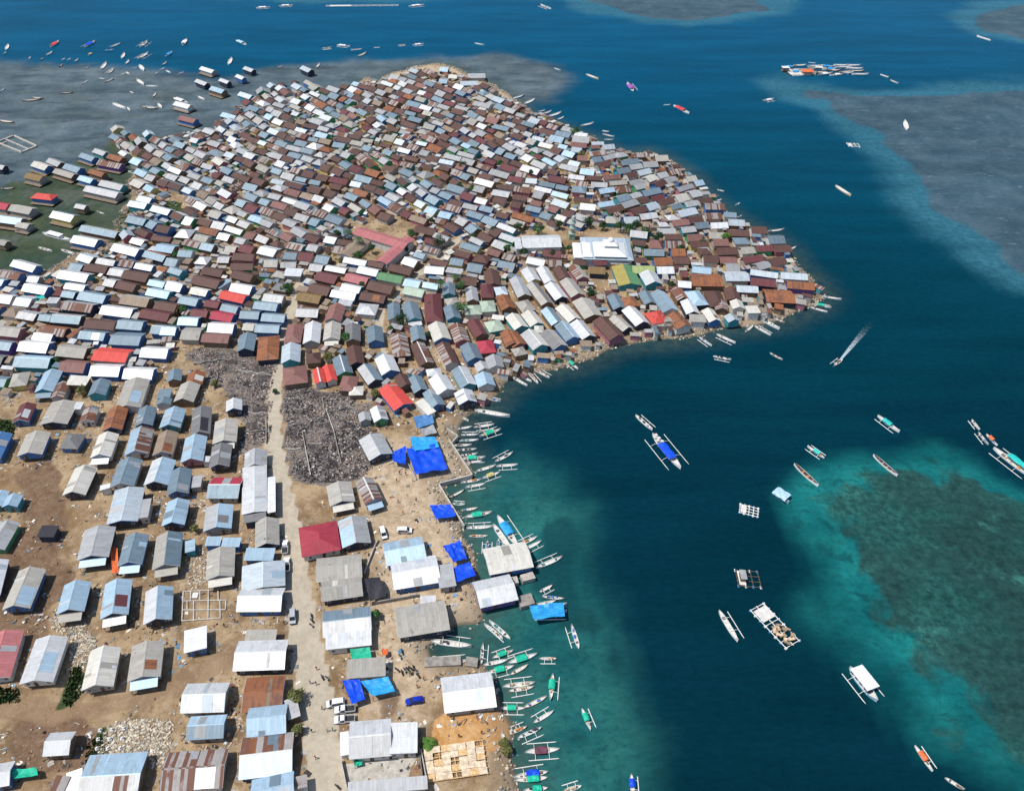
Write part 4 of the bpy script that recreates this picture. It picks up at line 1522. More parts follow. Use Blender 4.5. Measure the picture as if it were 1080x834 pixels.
# --- the bigger boats lying in the strait
def bigboat(p, d, L, B, can, name, extra):
    r_ = boat(p, d, L, 'b', None, 'W', name=name, B=B)
    return r_
def two(x1, y1, x2, y2, z=0.5):
    a, b_ = at(x1, y1, z), at(x2, y2, z); return (a + b_) / 2, math.atan2(b_.y - a.y, b_.x - a.x), (b_ - a).length
def canopy_box(root, x, y, z, l, w_, mat, name='canopy'):
    mb = MB(); rows = []
    for i in range(7):
        row = []
        for j in range(6):
            u, v = i / 6 - .5, j / 5 - .5
            row.append((x + u * l, y + v * w_, z - .5 * v * v * 2 + .12 * math.sin(i * 1.9 + j * 2.3)))
        rows.append(row)
    for a, b_ in zip(rows[:-1], rows[1:]):
        for j in range(5):
            q = [a[j], b_[j], b_[j + 1], a[j + 1]]; mb.face(q); mb.face([(s, t, u - .04) for s, t, u in q][::-1])
    for u in (-.46, .46):
        for v in (-.44, .44): mb.tube((x + u * l, y + v * w_, .4), (x + u * l, y + v * w_, z - .2), .05, n=4, m=1)
    return mb.build(name, [mat, M_POST], root)
c_, d_, L_ = two(688, 457, 718, 494)
r1 = boat(c_, d_, L_, 'b', None, 'W', 'fishing_boat', B=2.6); canopy_box(r1, 1.0, -.6, 1.9, L_ * .42, 3.0, CM['u'][0])
mb = MB()
for i in range(5): mb.box((-L_ * .42 + i * .9, (-1) ** i * .5, .8 + .1 * i), (1.0, .9, .5), rz=i)
mb.build('stacked_gear', M_DECK, r1); boats[-1].update(can='u')
c_, d_, L_ = two(1048, 472, 1088, 503)
r2 = boat(c_, d_, L_, 'b', None, 'W', 'fishing_boat', B=2.2); canopy_box(r2, 1.5, .9, 1.8, L_ * .55, 2.4, CM['t'][0]); boats[-1].update(can='t')
c_, d_, L_ = two(897, 704, 924, 738)
r3 = boat(c_, d_, L_ * 1.05, 'b', None, 'a', 'houseboat', B=2.6)
mb = MB(); mb.box((-.6, .3, 1.35), (L_ * .6, 3.0, 1.5), m=0); mb.box((-.6, .3, 2.2), (L_ * .68, 3.7, .16), m=1); mb.box((-.6, .3, 2.32), (L_ * .5, 2.4, .12), m=1)
for i in range(4): mb.box((-.6 + (i - 1.5) * 1.5, -1.22, 1.5), (.8, .05, .6), m=2)
mb.build('cabin', [BM['W'], CM['w'][0], M_GLASS], r3); boats[-1].update(cabin=True)
c_, d_, L_ = two(815, 519, 832, 530)
r4 = boat(c_, d_, L_, 'n', None, 'a', 'canopy_boat', B=1.6); canopy_box(r4, -.3, .4, 1.9, L_ * .8, 3.8, CM['p'][0]); boats[-1].update(can='p')
# the boat under way, its wake trailing behind
c_, d_, L_ = two(888, 379, 880, 385)
boat(c_, d_, 6.5, 'r', None, 'W', 'outrigger_boat', B=1.0); boats[-1]['moving'] = True
M_FOAM = flat('sea_foam', (0.36, 0.50, 0.56), 0.8, 0.3, 0.8)
mb = MB(); a_, b_ = at(885, 381), at(925, 333); dv = (b_ - a_); nn = Vector((-dv.y, dv.x, 0)).normalized()
rw = random.Random(8)
g_ = []
for i in range(61):
    t = i / 60; wd_ = .45 + 2.1 * t ** .8
    g_.append([(a_ + dv * t * .92 + nn * (v / 6 - .5) * 2 * wd_ * .7).to_tuple()[:2] + (.05,) for v in range(7)])
for i in range(60):
    for v in range(6):
        mb.face([g_[i][v], g_[i + 1][v], g_[i + 1][v + 1], g_[i][v + 1]], 0, [(i / 60, v / 6), ((i + 1) / 60, v / 6), ((i + 1) / 60, (v + 1) / 6), (i / 60, (v + 1) / 6)])
m, n, b = new_mat('wake_foam'); uvn = n.nodes.new('ShaderNodeTexCoord').outputs['UV']; sx = n.nodes.new('ShaderNodeSeparateXYZ'); n.links.new(uvn, sx.inputs[0])
fad = ramp(n, sx.outputs[0], 0.0, 1.0, 1.0, 0.0); edge = math_(n, 'SUBTRACT', 1.0, math_(n, 'MULTIPLY', math_(n, 'ABSOLUTE', math_(n, 'SUBTRACT', sx.outputs[1], 0.5)), 2.0))
nz = noise(n, pos(n), 1.1, 5.0, 0.7)
al = math_(n, 'MULTIPLY', ramp(n, math_(n, 'ADD', nz, math_(n, 'MULTIPLY', fad, 0.25)), 0.48, 0.70), math_(n, 'MULTIPLY', fad, math_(n, 'MULTIPLY', ramp(n, edge, 0.0, 0.5), 0.7)), clamp=True)
n.links.new(al, b.inputs['Alpha']); b.inputs['Base Color'].default_value = (.62, .74, .78, 1); b.inputs['Roughness'].default_value = .9
M_FOAM = m
tag(mb.build('wake_foam', M_FOAM), 'white wake trailing behind the outrigger boat under way', 'wake', kind='stuff')
# --- rafts: fish cages and a floating store
others = []
def note(o, desc, fam, px=None, group=None, cat=None):
    """a thing whose label is finished at the end, when everything it could be mistaken for is known"""
    others.append(dict(root=o, desc=desc, fam=fam, px=px, cat=cat)); o['kind'] = 'thing'
    if group: o['group'] = group
    return o
def raft(x, y, l, w_, d, nx_, ny_, hut=None, dark=False, name='fish_cage_raft'):
    p_ = at(x, y, .3); root = empty(name, (p_.x, p_.y, 0), d)
    mb = MB()
    for i in range(nx_ + 1):
        u = (i / nx_ - .5) * l; mb.tube((u, -w_ / 2 - .3, .34), (u, w_ / 2 + .3, .34), .11, n=5)
    for j in range(ny_ + 1):
        v = (j / ny_ - .5) * w_; mb.tube((-l / 2 - .3, v, .22), (l / 2 + .3, v, .22), .12, n=5)
    mb.build('bamboo_frame', M_POST if dark else M_BAMB, root)
    for i in range(nx_ + 1):
        for j in (-.5, .5):
            u = (i / nx_ - .5) * l; mb = MB(); mb.tube((u, j * w_ - .4, .05), (u, j * w_ + .4, .05), .28, n=8); mb.build('float_drum', BM['W'] if (i + (j > 0)) % 2 else BM['b'], root)
    mb = MB(); mb.box((-l * .3, 0, .42), (l * .3, w_ * .9, .07)); mb.build('deck', M_DECK, root)
    if hut:
        mb = MB(); mb.box((-l * .28, 0, 1.2), (l * .22, w_ * .5, 1.5)); hb = mb.build('hut', M_WOOD, root)
        mb = MB(); mb.box((-l * .28, 0, 2.0), (l * .28, w_ * .6, .12)); mb.build('hut_roof', RM[hut], hb)
    return root
note(raft(790, 538, 5.2, 3.4, R(-20), 4, 3), 'small square raft of pale bamboo in mid channel', 'bamboo raft', (790, 538), cat='raft')
note(raft(789, 610, 6.0, 5.2, R(-5), 3, 3, 'G', True), 'dark square raft with a grey hut', 'raft with a hut', (789, 610), cat='raft')
r5 = raft(817, 659, 12.5, 4.6, R(-62), 7, 2)
mb = MB(); rw = random.Random(4)
for k in range(16): mb.box((rw.uniform(.3, 5.8), rw.uniform(-1.9, 1.9), .7 + rw.random() * .4), (rw.uniform(.6, 1.8), rw.uniform(.3, .9), .35), rz=rw.random() * 3)
mb.build('piled_planks', flat('tan_planks', (0.45, 0.33, 0.22), .8, .3, island=True), r5)
note(r5, 'long raft piled with tan planks', 'planked raft', (817, 659), cat='raft')
note(raft(900, 153, 6, 4.5, R(-8), 3, 2), 'small pale bamboo raft off the far eastern reef', 'bamboo raft', (900, 153), cat='raft')
note(raft(382, 6, 62, 4.0, R(2), 12, 2, None, False, 'floating_walkway'), 'long pale floating walkway', 'floating walkway', (382, 6), cat='walkway')
r6 = raft(862, 76, 46, 11, R(4), 12, 3, None, True, 'floating_platform')
canopy_box(r6, -9, -3, 2.6, 7.5, 6.5, CM['o'][0], 'tarpaulin'); mb = MB(); mb.box((-22, 3, 1.8), (4, 3, 2.2), m=0); mb.box((-22, 3, 3.0), (5, 4, .2), m=1); mb.build('hut', [M_WOOD, CM['w'][0]], r6)
note(r6, 'dark floating platform with an orange tarpaulin', 'floating platform', (862, 76), cat='platform')
rw = random.Random(21)
for k in range(24):
    x = 832 + k * 3.3 + rw.uniform(-2, 2); y = 74 + (-4.5, -1.5, 1.5, 4.5)[k % 4] + rw.uniform(-1.2, 1.2) - (k - 11) * .08
    p_ = at(x, y, .3)
    boat(p_, R(rw.uniform(-12, 18)) + (math.pi if rw.random() < .5 else 0), rw.uniform(9, 14), 'n', rw.choice([None, None, 'w', 'a', None]), rw.choice('WWcncaWsk'), 'boat', B=round(rw.uniform(1.7, 2.6), 1), simple=True)
mb = MB()
root = empty('fish_pen', at(18, 154, 0)); c0 = at(18, 154, 0)
pts = [at(*q) - c0 for q in ((-3, 151), (15, 144), (39, 155), (23, 161.5), (-3, 151))]
for a, b_ in zip(pts[:-1], pts[1:]):
    mb = MB(); mid_ = (a + b_) / 2; mb.box((mid_.x, mid_.y, .3), ((b_ - a).length + .6, .9, 1.0), rz=math.atan2(b_.y - a.y, b_.x - a.x)); mb.build('stone_wall', M_CONC, root)
for q in (((6, 147.5), (31, 158.5)), ((-3, 155), (8, 150))):
    a, b_ = at(*q[0]) - c0, at(*q[1]) - c0; mb = MB(); mid_ = (a + b_) / 2; mb.box((mid_.x, mid_.y, .28), ((b_ - a).length - .8, .7, .7), rz=math.atan2(b_.y - a.y, b_.x - a.x)); mb.build('stone_wall', M_CONC, root)
note(root, 'rectangular pale stone walled pen standing in the grey shallows', 'stone pen', (18, 154), cat='fish pen')
# ------------------------------------------------------------------ what covers the ground: is a spot built on?
def built(x, y, g=0.0):
    i, j = int(x // cell), int(y // cell)
    for a in range(i - 1, i + 2):
        for b in range(j - 1, j + 2):
            for h in gridh.get((a, b), ()):
                dx, dy = x - h['x'], y - h['y']; c, s = math.cos(h['th']), math.sin(h['th'])
                if abs(dx * c + dy * s) < h['L'] / 2 + g and abs(-dx * s + dy * c) < h['W'] / 2 + g: return True
    return False
gnum = z.reshape(len(gy), len(gx)); groad = np.maximum(road, track * 0.7).reshape(len(gy), len(gx)); gburn = burn.reshape(len(gy), len(gx)); gsd = sd.reshape(len(gy), len(gx))
def gi(x, y): return min(max(int((y - 30) / 2), 0), len(gy) - 1), min(max(int((x + 330) / 2), 0), len(gx) - 1)
def gh(x, y):
    fx, fy = (x + 330) / 2, (y - 30) / 2; i, j = int(fy), int(fx)
    if not (0 <= i < len(gy) - 1 and 0 <= j < len(gx) - 1): return GZ
    a, b = fy - i, fx - j
    return (gnum[i, j] * (1 - a) + gnum[i + 1, j] * a) * (1 - b) + (gnum[i, j + 1] * (1 - a) + gnum[i + 1, j + 1] * a) * b
def gp(x, y, lift=0.0):
    p_ = at(x, y, GZ); return Vector((p_.x, p_.y, gh(p_.x, p_.y) + lift))

# ------------------------------------------------------------------ loose stuff
DM = [flat('debris_' + k, c, 0.85, 0.3, 2.0, island=True) for k, c in (('tan', (0.42, 0.31, 0.20)), ('grey', (0.33, 0.32, 0.30)), ('pale', (0.62, 0.58, 0.52)), ('rust', (0.20, 0.10, 0.07)), ('dark', (0.07, 0.06, 0.055)), ('blue', (0.12, 0.28, 0.45)), ('red', (0.45, 0.10, 0.08)), ('sheet', (0.52, 0.57, 0.60)))]
rd = random.Random(77)
def scatter(mb, x, y, s=1.0, pal=(0, 0, 0, 1, 1, 1, 2, 2, 3, 3, 4, 4, 4, 7, 0, 1, 2, 5), flatk=1.0):
    m_ = rd.choice(pal); k = rd.random(); zz = gh(x, y)
    if k < .45: sz = (rd.uniform(.5, 2.2) * s, rd.uniform(.1, .3) * s, rd.uniform(.06, .2) * s)
    elif k < .8: sz = (rd.uniform(.3, .9) * s, rd.uniform(.25, .7) * s, rd.uniform(.15, .5) * s * flatk)
    else: sz = (rd.uniform(.8, 2.0) * s, rd.uniform(.6, 1.2) * s, .06)
    mb.box((x, y, zz + sz[2] * .45), sz, rd.random() * 3.14, m_, tilt=rd.uniform(-.2, .2), top=rd.uniform(.7, 1))
mb = MB(); n_ = 0
while n_ < 8000:
    y = 45 + 470 * rd.random() ** 1.15; x = rd.uniform(-260, 200)
    g_ = gi(x, y)
    if gsd[g_] < 1 or groad[g_] > .2 or gburn[g_] > .5 or built(x, y, .2): continue
    px_, py_ = pix((x, y, GZ))
    if not (-40 < px_ < 1100 and py_ < 860): continue
    near_ = built(x, y, 2.2)
    if not near_ and rd.random() < .82: continue
    if y > 300 and rd.random() < .3: continue
    for q in range(rd.choice((1, 1, 2, 3))): scatter(mb, x + rd.gauss(0, .5), y + rd.gauss(0, .5), rd.uniform(.5, 1.0))
    n_ += 1
tag(mb.build('yard_litter', DM), 'planks, sheets, baskets and litter lying between the houses', 'litter', kind='stuff')
# charred plots
bm_ = [flat('char_' + k, c, 0.95, 0.3, 2.5, island=True) for k, c in (('black', (0.035, 0.032, 0.035)), ('grey', (0.20, 0.18, 0.17)), ('ash', (0.40, 0.365, 0.34)), ('rust', (0.16, 0.085, 0.06)), ('tan', (0.36, 0.27, 0.19)))]
mb = MB(); A1, A2 = poly(BURN1, GZ), poly(BURN2, GZ)
for A_, cnt in ((A1, 3400), (A2, 5200)):
    n_ = 0; lo_, hi_ = A_.min(0), A_.max(0)
    while n_ < cnt:
        x, y = rd.uniform(lo_[0], hi_[0]), rd.uniform(lo_[1], hi_[1])
        i_, j_ = gi(x, y)
        if gburn[i_, j_] < .35 + .5 * vnoise(np.array([[x, y]]), 4, 37)[0] or built(x, y): continue
        if vnoise(np.array([[x, y]]), 7, 35)[0] > .58 and rd.random() < .85: n_ += 1; continue
        clump = vnoise(np.array([[x, y]]), 4.5, 31)[0]
        pal = (0, 0, 0, 0, 1, 2) if clump > .48 else (0, 1, 1, 2, 2, 3, 4)
        s_ = rd.uniform(.25, .72); m_ = rd.choice(pal); k = rd.random()
        sz = (rd.uniform(.6, 1.8) * s_, rd.uniform(.08, .18), rd.uniform(.06, .14)) if k < .3 else (rd.uniform(.3, 1.4) * s_, rd.uniform(.3, 1.2) * s_, rd.uniform(.06, .32) * s_)
        mb.box((x, y, gh(x, y) + sz[2] * .4 + .1), sz, rd.random() * 3.14, m_, tilt=rd.uniform(-.35, .35), top=rd.uniform(.6, 1)); n_ += 1
tag(mb.build('charred_rubble', bm_), 'charred timber, ash and twisted roofing on the burnt plots', 'rubble', kind='stuff')
# shore stones
mb = MB(); n_ = 0; SM = [flat('shore_stone_' + k, c, 0.9, 0.25, 1.5, island=True) for k, c in (('tan', (0.40, 0.33, 0.24)), ('grey', (0.27, 0.25, 0.22)), ('pale', (0.47, 0.42, 0.34)))]
ii, jj = np.where((gsd > -1.5) & (gsd < 4.5)); sel = list(zip(ii, jj))
while n_ < 6500:
    i_, j_ = rd.choice(sel); x, y = gx[j_] + rd.uniform(-1, 1), gy[i_] + rd.uniform(-1, 1)
    px_, py_ = pix((x, y, 0))
    if not (0 < px_ < 1090 and py_ < 850) or vnoise(np.array([[x, y]]), 9, 33)[0] < .33: 
        if rd.random() < .8: continue
    r_ = rd.uniform(.2, .75); mb.box((x, y, gh(x, y) + r_ * .25), (r_ * rd.uniform(.8, 1.6), r_, r_ * .8), rd.random() * 3.14, rd.choice((0, 0, 1, 1, 2)), tilt=rd.uniform(-.4, .4), top=rd.uniform(.45, .8)); n_ += 1
tag(mb.build('shore_rubble', SM), 'stones and coral rubble heaped along the waterline', 'rubble', kind='stuff')
mb = MB(); LOT = poly([(112, 768), (140, 758), (178, 758), (182, 780), (172, 806), (118, 812), (100, 800)], GZ); n_ = 0
LOT2 = poly([(78, 668), (100, 668), (98, 700), (84, 706), (72, 690)], GZ); LOT3 = poly([(196, 590), (216, 575), (222, 612), (200, 622)], GZ); LOT4 = poly([(58, 640), (90, 655), (100, 684), (74, 672), (56, 660)], GZ)
for LT, cnt in ((LOT, 1500), (LOT2, 420), (LOT3, 260), (LOT4, 350)):
    lo_, hi_ = LT.min(0), LT.max(0); n_ = 0
    while n_ < cnt:
        x, y = rd.uniform(lo_[0], hi_[0]), rd.uniform(lo_[1], hi_[1])
        if inside((x, y), LT) < rd.uniform(-.8, .6) or built(x, y): continue
        r_ = rd.uniform(.22, .55); mb.box((x, y, gh(x, y) + r_ * .2), (r_ * 1.3, r_, r_ * .7), rd.random() * 3.14, rd.choice((0, 2, 2, 2)), tilt=rd.uniform(-.4, .4), top=rd.uniform(.5, .85)); n_ += 1
tag(mb.build('coral_stones', SM), 'pale coral stones tipped on the open lots', 'stones', kind='stuff')
mb = MB(); n_ = 0     # weeds
WP = [poly(q, GZ) for q in WEEDG]
WM_ = flat('weed_leaf', (0.045, 0.085, 0.025), .8, .3, 2.0, island=True)
for A_ in WP:
    lo_, hi_ = A_.min(0), A_.max(0)
    for k in range(700):
        x, y = rd.uniform(lo_[0], hi_[0]), rd.uniform(lo_[1], hi_[1])
        if inside((x, y), A_) < 0 or built(x, y): continue
        zz = gh(x, y); a_ = rd.random() * 6.28; r_ = rd.uniform(.15, .4)
        c_, s_ = math.cos(a_) * r_, math.sin(a_) * r_
        mb.face([(x - c_, y - s_, zz), (x + c_, y + s_, zz), (x + c_ + rd.uniform(-.2, .2), y + s_, zz + r_ * 1.2), (x - c_, y - s_ + rd.uniform(-.2, .2), zz + r_ * 1.2)])
tag(mb.build('weeds', WM_), 'patches of low green weeds between the yards', 'weeds', kind='stuff')

# ------------------------------------------------------------------ low walls and ruins
def wall(pts_px, hgt, th_, mat_, name, desc, fam, cat='wall', closed=False, z0=None, lab=None):
    pts = [gp(*q) for q in pts_px]; c0 = pts[0].copy(); root = empty(name, (c0.x, c0.y, GZ))
    segs = list(zip(pts[:-1], pts[1:])) + ([(pts[-1], pts[0])] if closed else [])
    mb = MB()
    for i, (a, b) in enumerate(segs):
        d = b - a; L_ = math.hypot(d.x, d.y); mid_ = (a + b) / 2 - c0
        mb.box((mid_.x, mid_.y, hgt / 2 - .45), (L_ - th_ * (1 if i else 0) + (0 if i else 0), th_ - i * .004, hgt + .9 - i * .004), math.atan2(d.y, d.x))
    mb.build('wall_run', mat_, root)
    px_ = (sum(q[0] for q in pts_px) / len(pts_px), sum(q[1] for q in pts_px) / len(pts_px))
    return note(root, desc, fam, px_, cat=cat)
wall([(475, 467), (498, 502), (463, 511)], .8, .45, M_CONC, 'sea_wall', 'pale concrete wall edging the square with the big blue tarpaulin', 'sea wall')
wall([(463, 512), (475, 532), (490, 556)], .7, .45, M_CONC, 'sea_wall', 'pale concrete wall running down behind the moored boats', 'sea wall')
wall([(471, 453), (483, 461), (477, 467)], .7, .4, M_CONC, 'sea_wall', 'short concrete corner wall', 'corner wall')
wall([(430, 489), (439, 507)], .8, .3, M_CONC, 'low_wall', 'low pale wall beside the big blue tarpaulin', 'low wall')
wall([(392, 638), (443, 629)], 1.3, .3, M_CONCD, 'yard_wall', 'grey wall along the yard below the white warehouse', 'yard wall')
wall([(360, 803), (367, 836), (450, 824), (444, 792)], 1.6, .25, M_CONC, 'compound_wall', 'wall round the empty concrete yard', 'compound wall')
wall([(446, 826), (440, 768)], 1.7, .25, flat('black_stained_wall', (.16, .15, .15), .9, .3), 'yard_wall', 'dark wall beside the timber floor', 'dark wall')
wall([(384, 606), (396, 576), (399, 570)], 1.0, .25, M_CONC, 'low_wall', 'pale low wall left of the paired warehouses', 'low wall')
wall([(547, 636), (562, 632)], .7, 3.4, M_CONCD, 'stone_jetty', 'short stone jetty below the white boathouse', 'stone jetty', cat='jetty')
wall([(519, 617), (546, 612), (567, 606)], .6, 2.2, M_CONC, 'quay_ledge', 'concrete ledge along the water side of the cream boathouse', 'quay ledge', cat='ledge')
wall([(448, 699), (486, 697), (509, 700)], .5, 2.5, M_CONCD, 'landing_bank', 'low earth bank beside two drawn up boats', 'landing bank', cat='bank')
RW = [((344,432),(352,455)), ((352,455),(360,490)), ((319,455),(322,472)), ((322,472),(328,503)), ((305,430),(320,434)), ((340,420),(343,438)),
      ((262,436),(281,437)), ((259,456),(281,455)), ((281,440),(281,468)), ((300,474),(318,474)), ((344,436),(362,432)), ((362,425),(378,436)), ((329,470),(340,468)), ((205,385),(236,380)), ((230,396),(226,412)), ((252,392),(286,396))]
for i, (a, b) in enumerate(RW):
    A_, B_ = gp(*a), gp(*b); mid_ = (A_ + B_) / 2; d = B_ - A_; L_ = math.hypot(d.x, d.y); mb = MB(); nseg = max(3, int(L_ / 1.5))
    top = [(rd.uniform(.2, .8) if k % 3 else rd.uniform(.6, 1.2)) for k in range(nseg + 1)]
    for k in range(nseg):
        x0, x1 = -L_ / 2 + L_ * k / nseg, -L_ / 2 + L_ * (k + 1) / nseg
        mb.shared([(x0, -.14, -.3), (x1, -.14, -.3), (x1, .14, -.3), (x0, .14, -.3), (x0, -.14, top[k]), (x1, -.14, top[k + 1]), (x1, .14, top[k + 1]), (x0, .14, top[k])],
                  [(0, 1, 5, 4), (2, 3, 7, 6), (4, 5, 6, 7)] + ([(3, 0, 4, 7)] if k == 0 else []) + ([(1, 2, 6, 5)] if k == nseg - 1 else []))
    o = mb.build('ruined_wall', M_CONCD if i % 3 else M_CONC, None, (mid_.x, mid_.y, GZ), math.atan2(d.y, d.x))
    note(o, 'broken scorched wall standing in the rubble', 'ruined wall', pix(mid_), 'ruined walls on the burnt plots', 'ruined wall')
# house footings laid out on the bare lot
root = empty('foundation', gp(213, 642), 0)
c0 = gp(213, 642)
for a, b in (((193.5,624),(230,622)), ((192.5,634),(238.5,633)), ((193,643.5),(238,643)), ((192,655),(233,652)), ((193.5,624),(192,655)), ((201.5,624),(201,633)), ((211,623),(211,633)), ((220,623),(219.5,654)), ((230,622),(230.5,633)),
             ((238.5,633),(238,643)), ((204.5,634),(204.5,655)), ((197.5,634),(197.5,643)), ((232,633),(232.5,652))):
    A_, B_ = gp(*a) - c0, gp(*b) - c0; d = B_ - A_; mid_ = (A_ + B_) / 2; mb = MB(); mb.box((mid_.x, mid_.y, .12 + rd.uniform(0, .012)), (math.hypot(d.x, d.y), .30, .5), math.atan2(d.y, d.x)); mb.build('footing_strip', M_CONC, root)
mb = MB(); q = gp(206, 628) - c0; mb.box((q.x, q.y, .1), (1.5, 1.7, .5)); mb.build('slab', M_TRIM, root)
note(root, 'grid of pale footing strips on the brown lot, no house on it yet', 'foundation', (213, 642), cat='foundation')
for i, q in enumerate([(106,770.5),(118.5,770),(131,769),(104,780),(116.5,780),(129.5,779.5),(103,790),(114.5,790),(127.5,789.5),(101,802),(113.5,800.5),(126,799.5),(139,799)]):
    p_ = gp(*q); mb = MB(); mb.box((0, 0, .25), (.95, .95, .6), .1 * i, top=.8); mb.box((0, 0, .75), (.4, .4, .4), .1 * i)
    o = mb.build('concrete_footing', M_TRIM, None, p_); note(o, 'white concrete footing block', 'footing block', q, 'concrete footings on the stony lot', 'footing')
# timber floor being laid
p_ = gp(480, 803); root = empty('timber_floor', p_, R(8)); M_NEWW = flat('fresh_sawn_timber', (0.60, 0.40, 0.20), .8, .25, 1.5, island=True); M_PLY = flat('pale_plywood', (0.62, 0.50, 0.36), .8, .25, 1.0, island=True)
for i in range(7):
    mb = MB(); mb.box((0, (i - 3) * 1.25, .55), (14.2, .18, .2)); mb.build('joist', M_NEWW, root)
for i in range(5):
    mb = MB(); mb.box(((i - 2) * 3.4, 0, .3), (.22, 7.8, .25)); mb.build('bearer', M_NEWW, root)
for i in range(34):
    if i in (3, 17, 22): continue
    x, y = (i % 7 - 3) * 1.95 + rd.uniform(-.12, .12), (i // 7 - 2) * 1.5 + rd.uniform(-.1, .1)
    mb = MB(); mb.box((x, y, .70 + .012 * (i % 4)), (1.9, 1.45, .05), rd.choice((0, 0, .03, -.02))); mb.build('floor_panel', M_PLY if i % 5 else M_NEWW, root)
note(root, 'orange timber floor frame half covered with pale boards', 'timber floor', (480, 803), cat='floor frame')
# concrete yard
A_ = [gp(*q) for q in ((362,806),(442,796),(447,822),(368,832))]; mb = MB(); mb.face([(p.x, p.y, GZ + .06) for p in A_][::-1]); mb.face([(p.x, p.y, GZ + .06) for p in A_])
mb = MB(); c0 = sum(A_, Vector()) / 4
mb.shared([(p.x - c0.x, p.y - c0.y, .10) for p in A_] + [(p.x - c0.x, p.y - c0.y, -.4) for p in A_], [(3, 2, 1, 0), (0, 1, 5, 4), (1, 2, 6, 5), (2, 3, 7, 6), (3, 0, 4, 7)])
tag(mb.build('concrete_yard', M_CONC, None, (c0.x, c0.y, GZ)), kind='structure')

# ------------------------------------------------------------------ tarpaulin shelters
def tarp(pts_px, zc, can, name='tarpaulin', desc='', fam='', amp=.3, poles=True, arch=0.0, n_=14):
    """a sheet stretched over poles: four corners in order, sagging and creased"""
    q = [at(x, y, GZ + zc) for x, y in pts_px]; c0 = sum(q, Vector()) / 4; root = empty(name, (c0.x, c0.y, GZ))
    q = [p - c0 for p in q]; mb = MB(); g = []
    sd_ = rd.random() * 50
    for i in range(n_ + 1):
        row = []
        for j in range(n_ + 1):
            u, v = i / n_, j / n_
            p = (q[0] * (1 - u) + q[1] * u) * (1 - v) + (q[3] * (1 - u) + q[2] * u) * v
            e = 16 * u * (1 - u) * v * (1 - v)
            zz = zc - .35 * e * (1 - arch) + arch * 1.1 * math.sin(math.pi * v) + amp * (vnoise(np.array([[u * 6 + sd_, v * 6]]), 1.0, 41)[0] - .5) + .10 * math.sin(9 * u + 5 * v + sd_)
            row.append((p.x, p.y, zz))
        g.append(row)
    vs = [p for r_ in g for p in r_]; k = n_ + 1
    fs = [(i * k + j, (i + 1) * k + j, (i + 1) * k + j + 1, i * k + j + 1) for i in range(n_) for j in range(n_)]
    mb.shared(vs, fs); mb.shared([(x, y, zz - .03) for x, y, zz in vs], [f[::-1] for f in fs])
    sh = mb.build('sheet', CM[can][0] if isinstance(can, str) else can, root)
    if poles:
        for p in q:
            mb = MB(); mb.tube((p.x * .97, p.y * .97, -.3), (p.x * .97, p.y * .97, zc - .12), .06, n=5); mb.build('pole', M_POST, root)
    note(root, desc, fam, (sum(a for a, _ in pts_px) / 4, sum(b for _, b in pts_px) / 4), cat='tarpaulin')
    return root
tarp([(428,472),(462,468),(472,494),(438,500)], 2.6, 'u', desc='large creased blue tarpaulin over the square', fam='blue tarpaulin', amp=.9)
tarp([(433,461),(459,460),(463,472),(436,476)], 2.7, 'a', desc='lighter blue tarpaulin joined to the large one', fam='light blue tarpaulin', amp=.5)
tarp([(413,477),(428,470),(428,490),(415,487)], 2.4, 'u', desc='small blue side tarpaulin left of the large one', fam='small blue tarpaulin', amp=.5)
tarp([(436,440),(455,435),(458,446),(440,452)], 2.4, 'e', desc='steel blue tarpaulin above the large blue one', fam='steel blue tarpaulin')
tarp([(453,532.5),(475,532),(481,544),(460,547)], 2.2, 'u', desc='rectangular blue tarpaulin by the sea wall', fam='blue tarpaulin')
tarp([(467,575),(485,570),(493,589),(478,592)], 2.4, 'u', desc='crumpled blue tarpaulin, upper one of two', fam='blue tarpaulin', amp=.9)
tarp([(474,600),(495,592),(502,606),(481,614)], 2.4, 'u', desc='blue tarpaulin, lower one of two', fam='blue tarpaulin')
tarp([(361,717),(379,715),(385,737),(371,742)], 2.5, 'u', desc='dark blue tarpaulin by the white pickups', fam='blue tarpaulin')
tarp([(380,718),(409,713),(417,729),(393,734)], 2.5, 'a', desc='light blue tarpaulin beside the dark blue one', fam='light blue tarpaulin', amp=.45)
tarp([(369,684.5),(390,682),(392,694),(371,696)], 2.4, 'q', desc='green tarpaulin above the patched roof', fam='green tarpaulin', amp=.15)
tarp([(384,610),(400,608),(407,628),(390,634)], 2.3, RM['K'], desc='arched blackish tarpaulin between two roofs', fam='black tarpaulin', arch=.9, amp=.1)
tarp([(12,811),(38,809),(40,817),(14,821)], 2.2, 'g', desc='green tarpaulin at the lower left', fam='green tarpaulin', amp=.3)
tarp([(24,312),(36,312),(36,321),(24,321)], 2.0, 'o', desc='orange tarpaulin', fam='orange tarpaulin')
tarp([(37,312),(47,312),(46,319),(38,320)], 2.0, 't', desc='turquoise tarpaulin beside the orange one', fam='turquoise tarpaulin')
tarp([(403,684),(409,684),(409,690),(403,691)], 1.6, 'o', desc='small orange tarpaulin', fam='orange tarpaulin')
tarp([(558,638),(594,635),(596,649),(563,654)], 1.7, 'a', desc='light blue tarpaulin spread over several moored hulls', fam='light blue tarpaulin', amp=.7, poles=False)
tarp([(116,574),(124,578),(125,604),(118,604)], 1.6, 'o', desc='orange cloth between two pale blue houses', fam='orange cloth')
tarp([(373,800),(382,799),(382,806),(374,808)], 1.2, 'q', desc='green tarpaulin in the empty concrete yard', fam='green tarpaulin')
tarp([(441,448),(456,446),(461,456),(446,460)], 2.0, RM['G'], desc='pale lattice shade', fam='lattice shade', amp=.1)

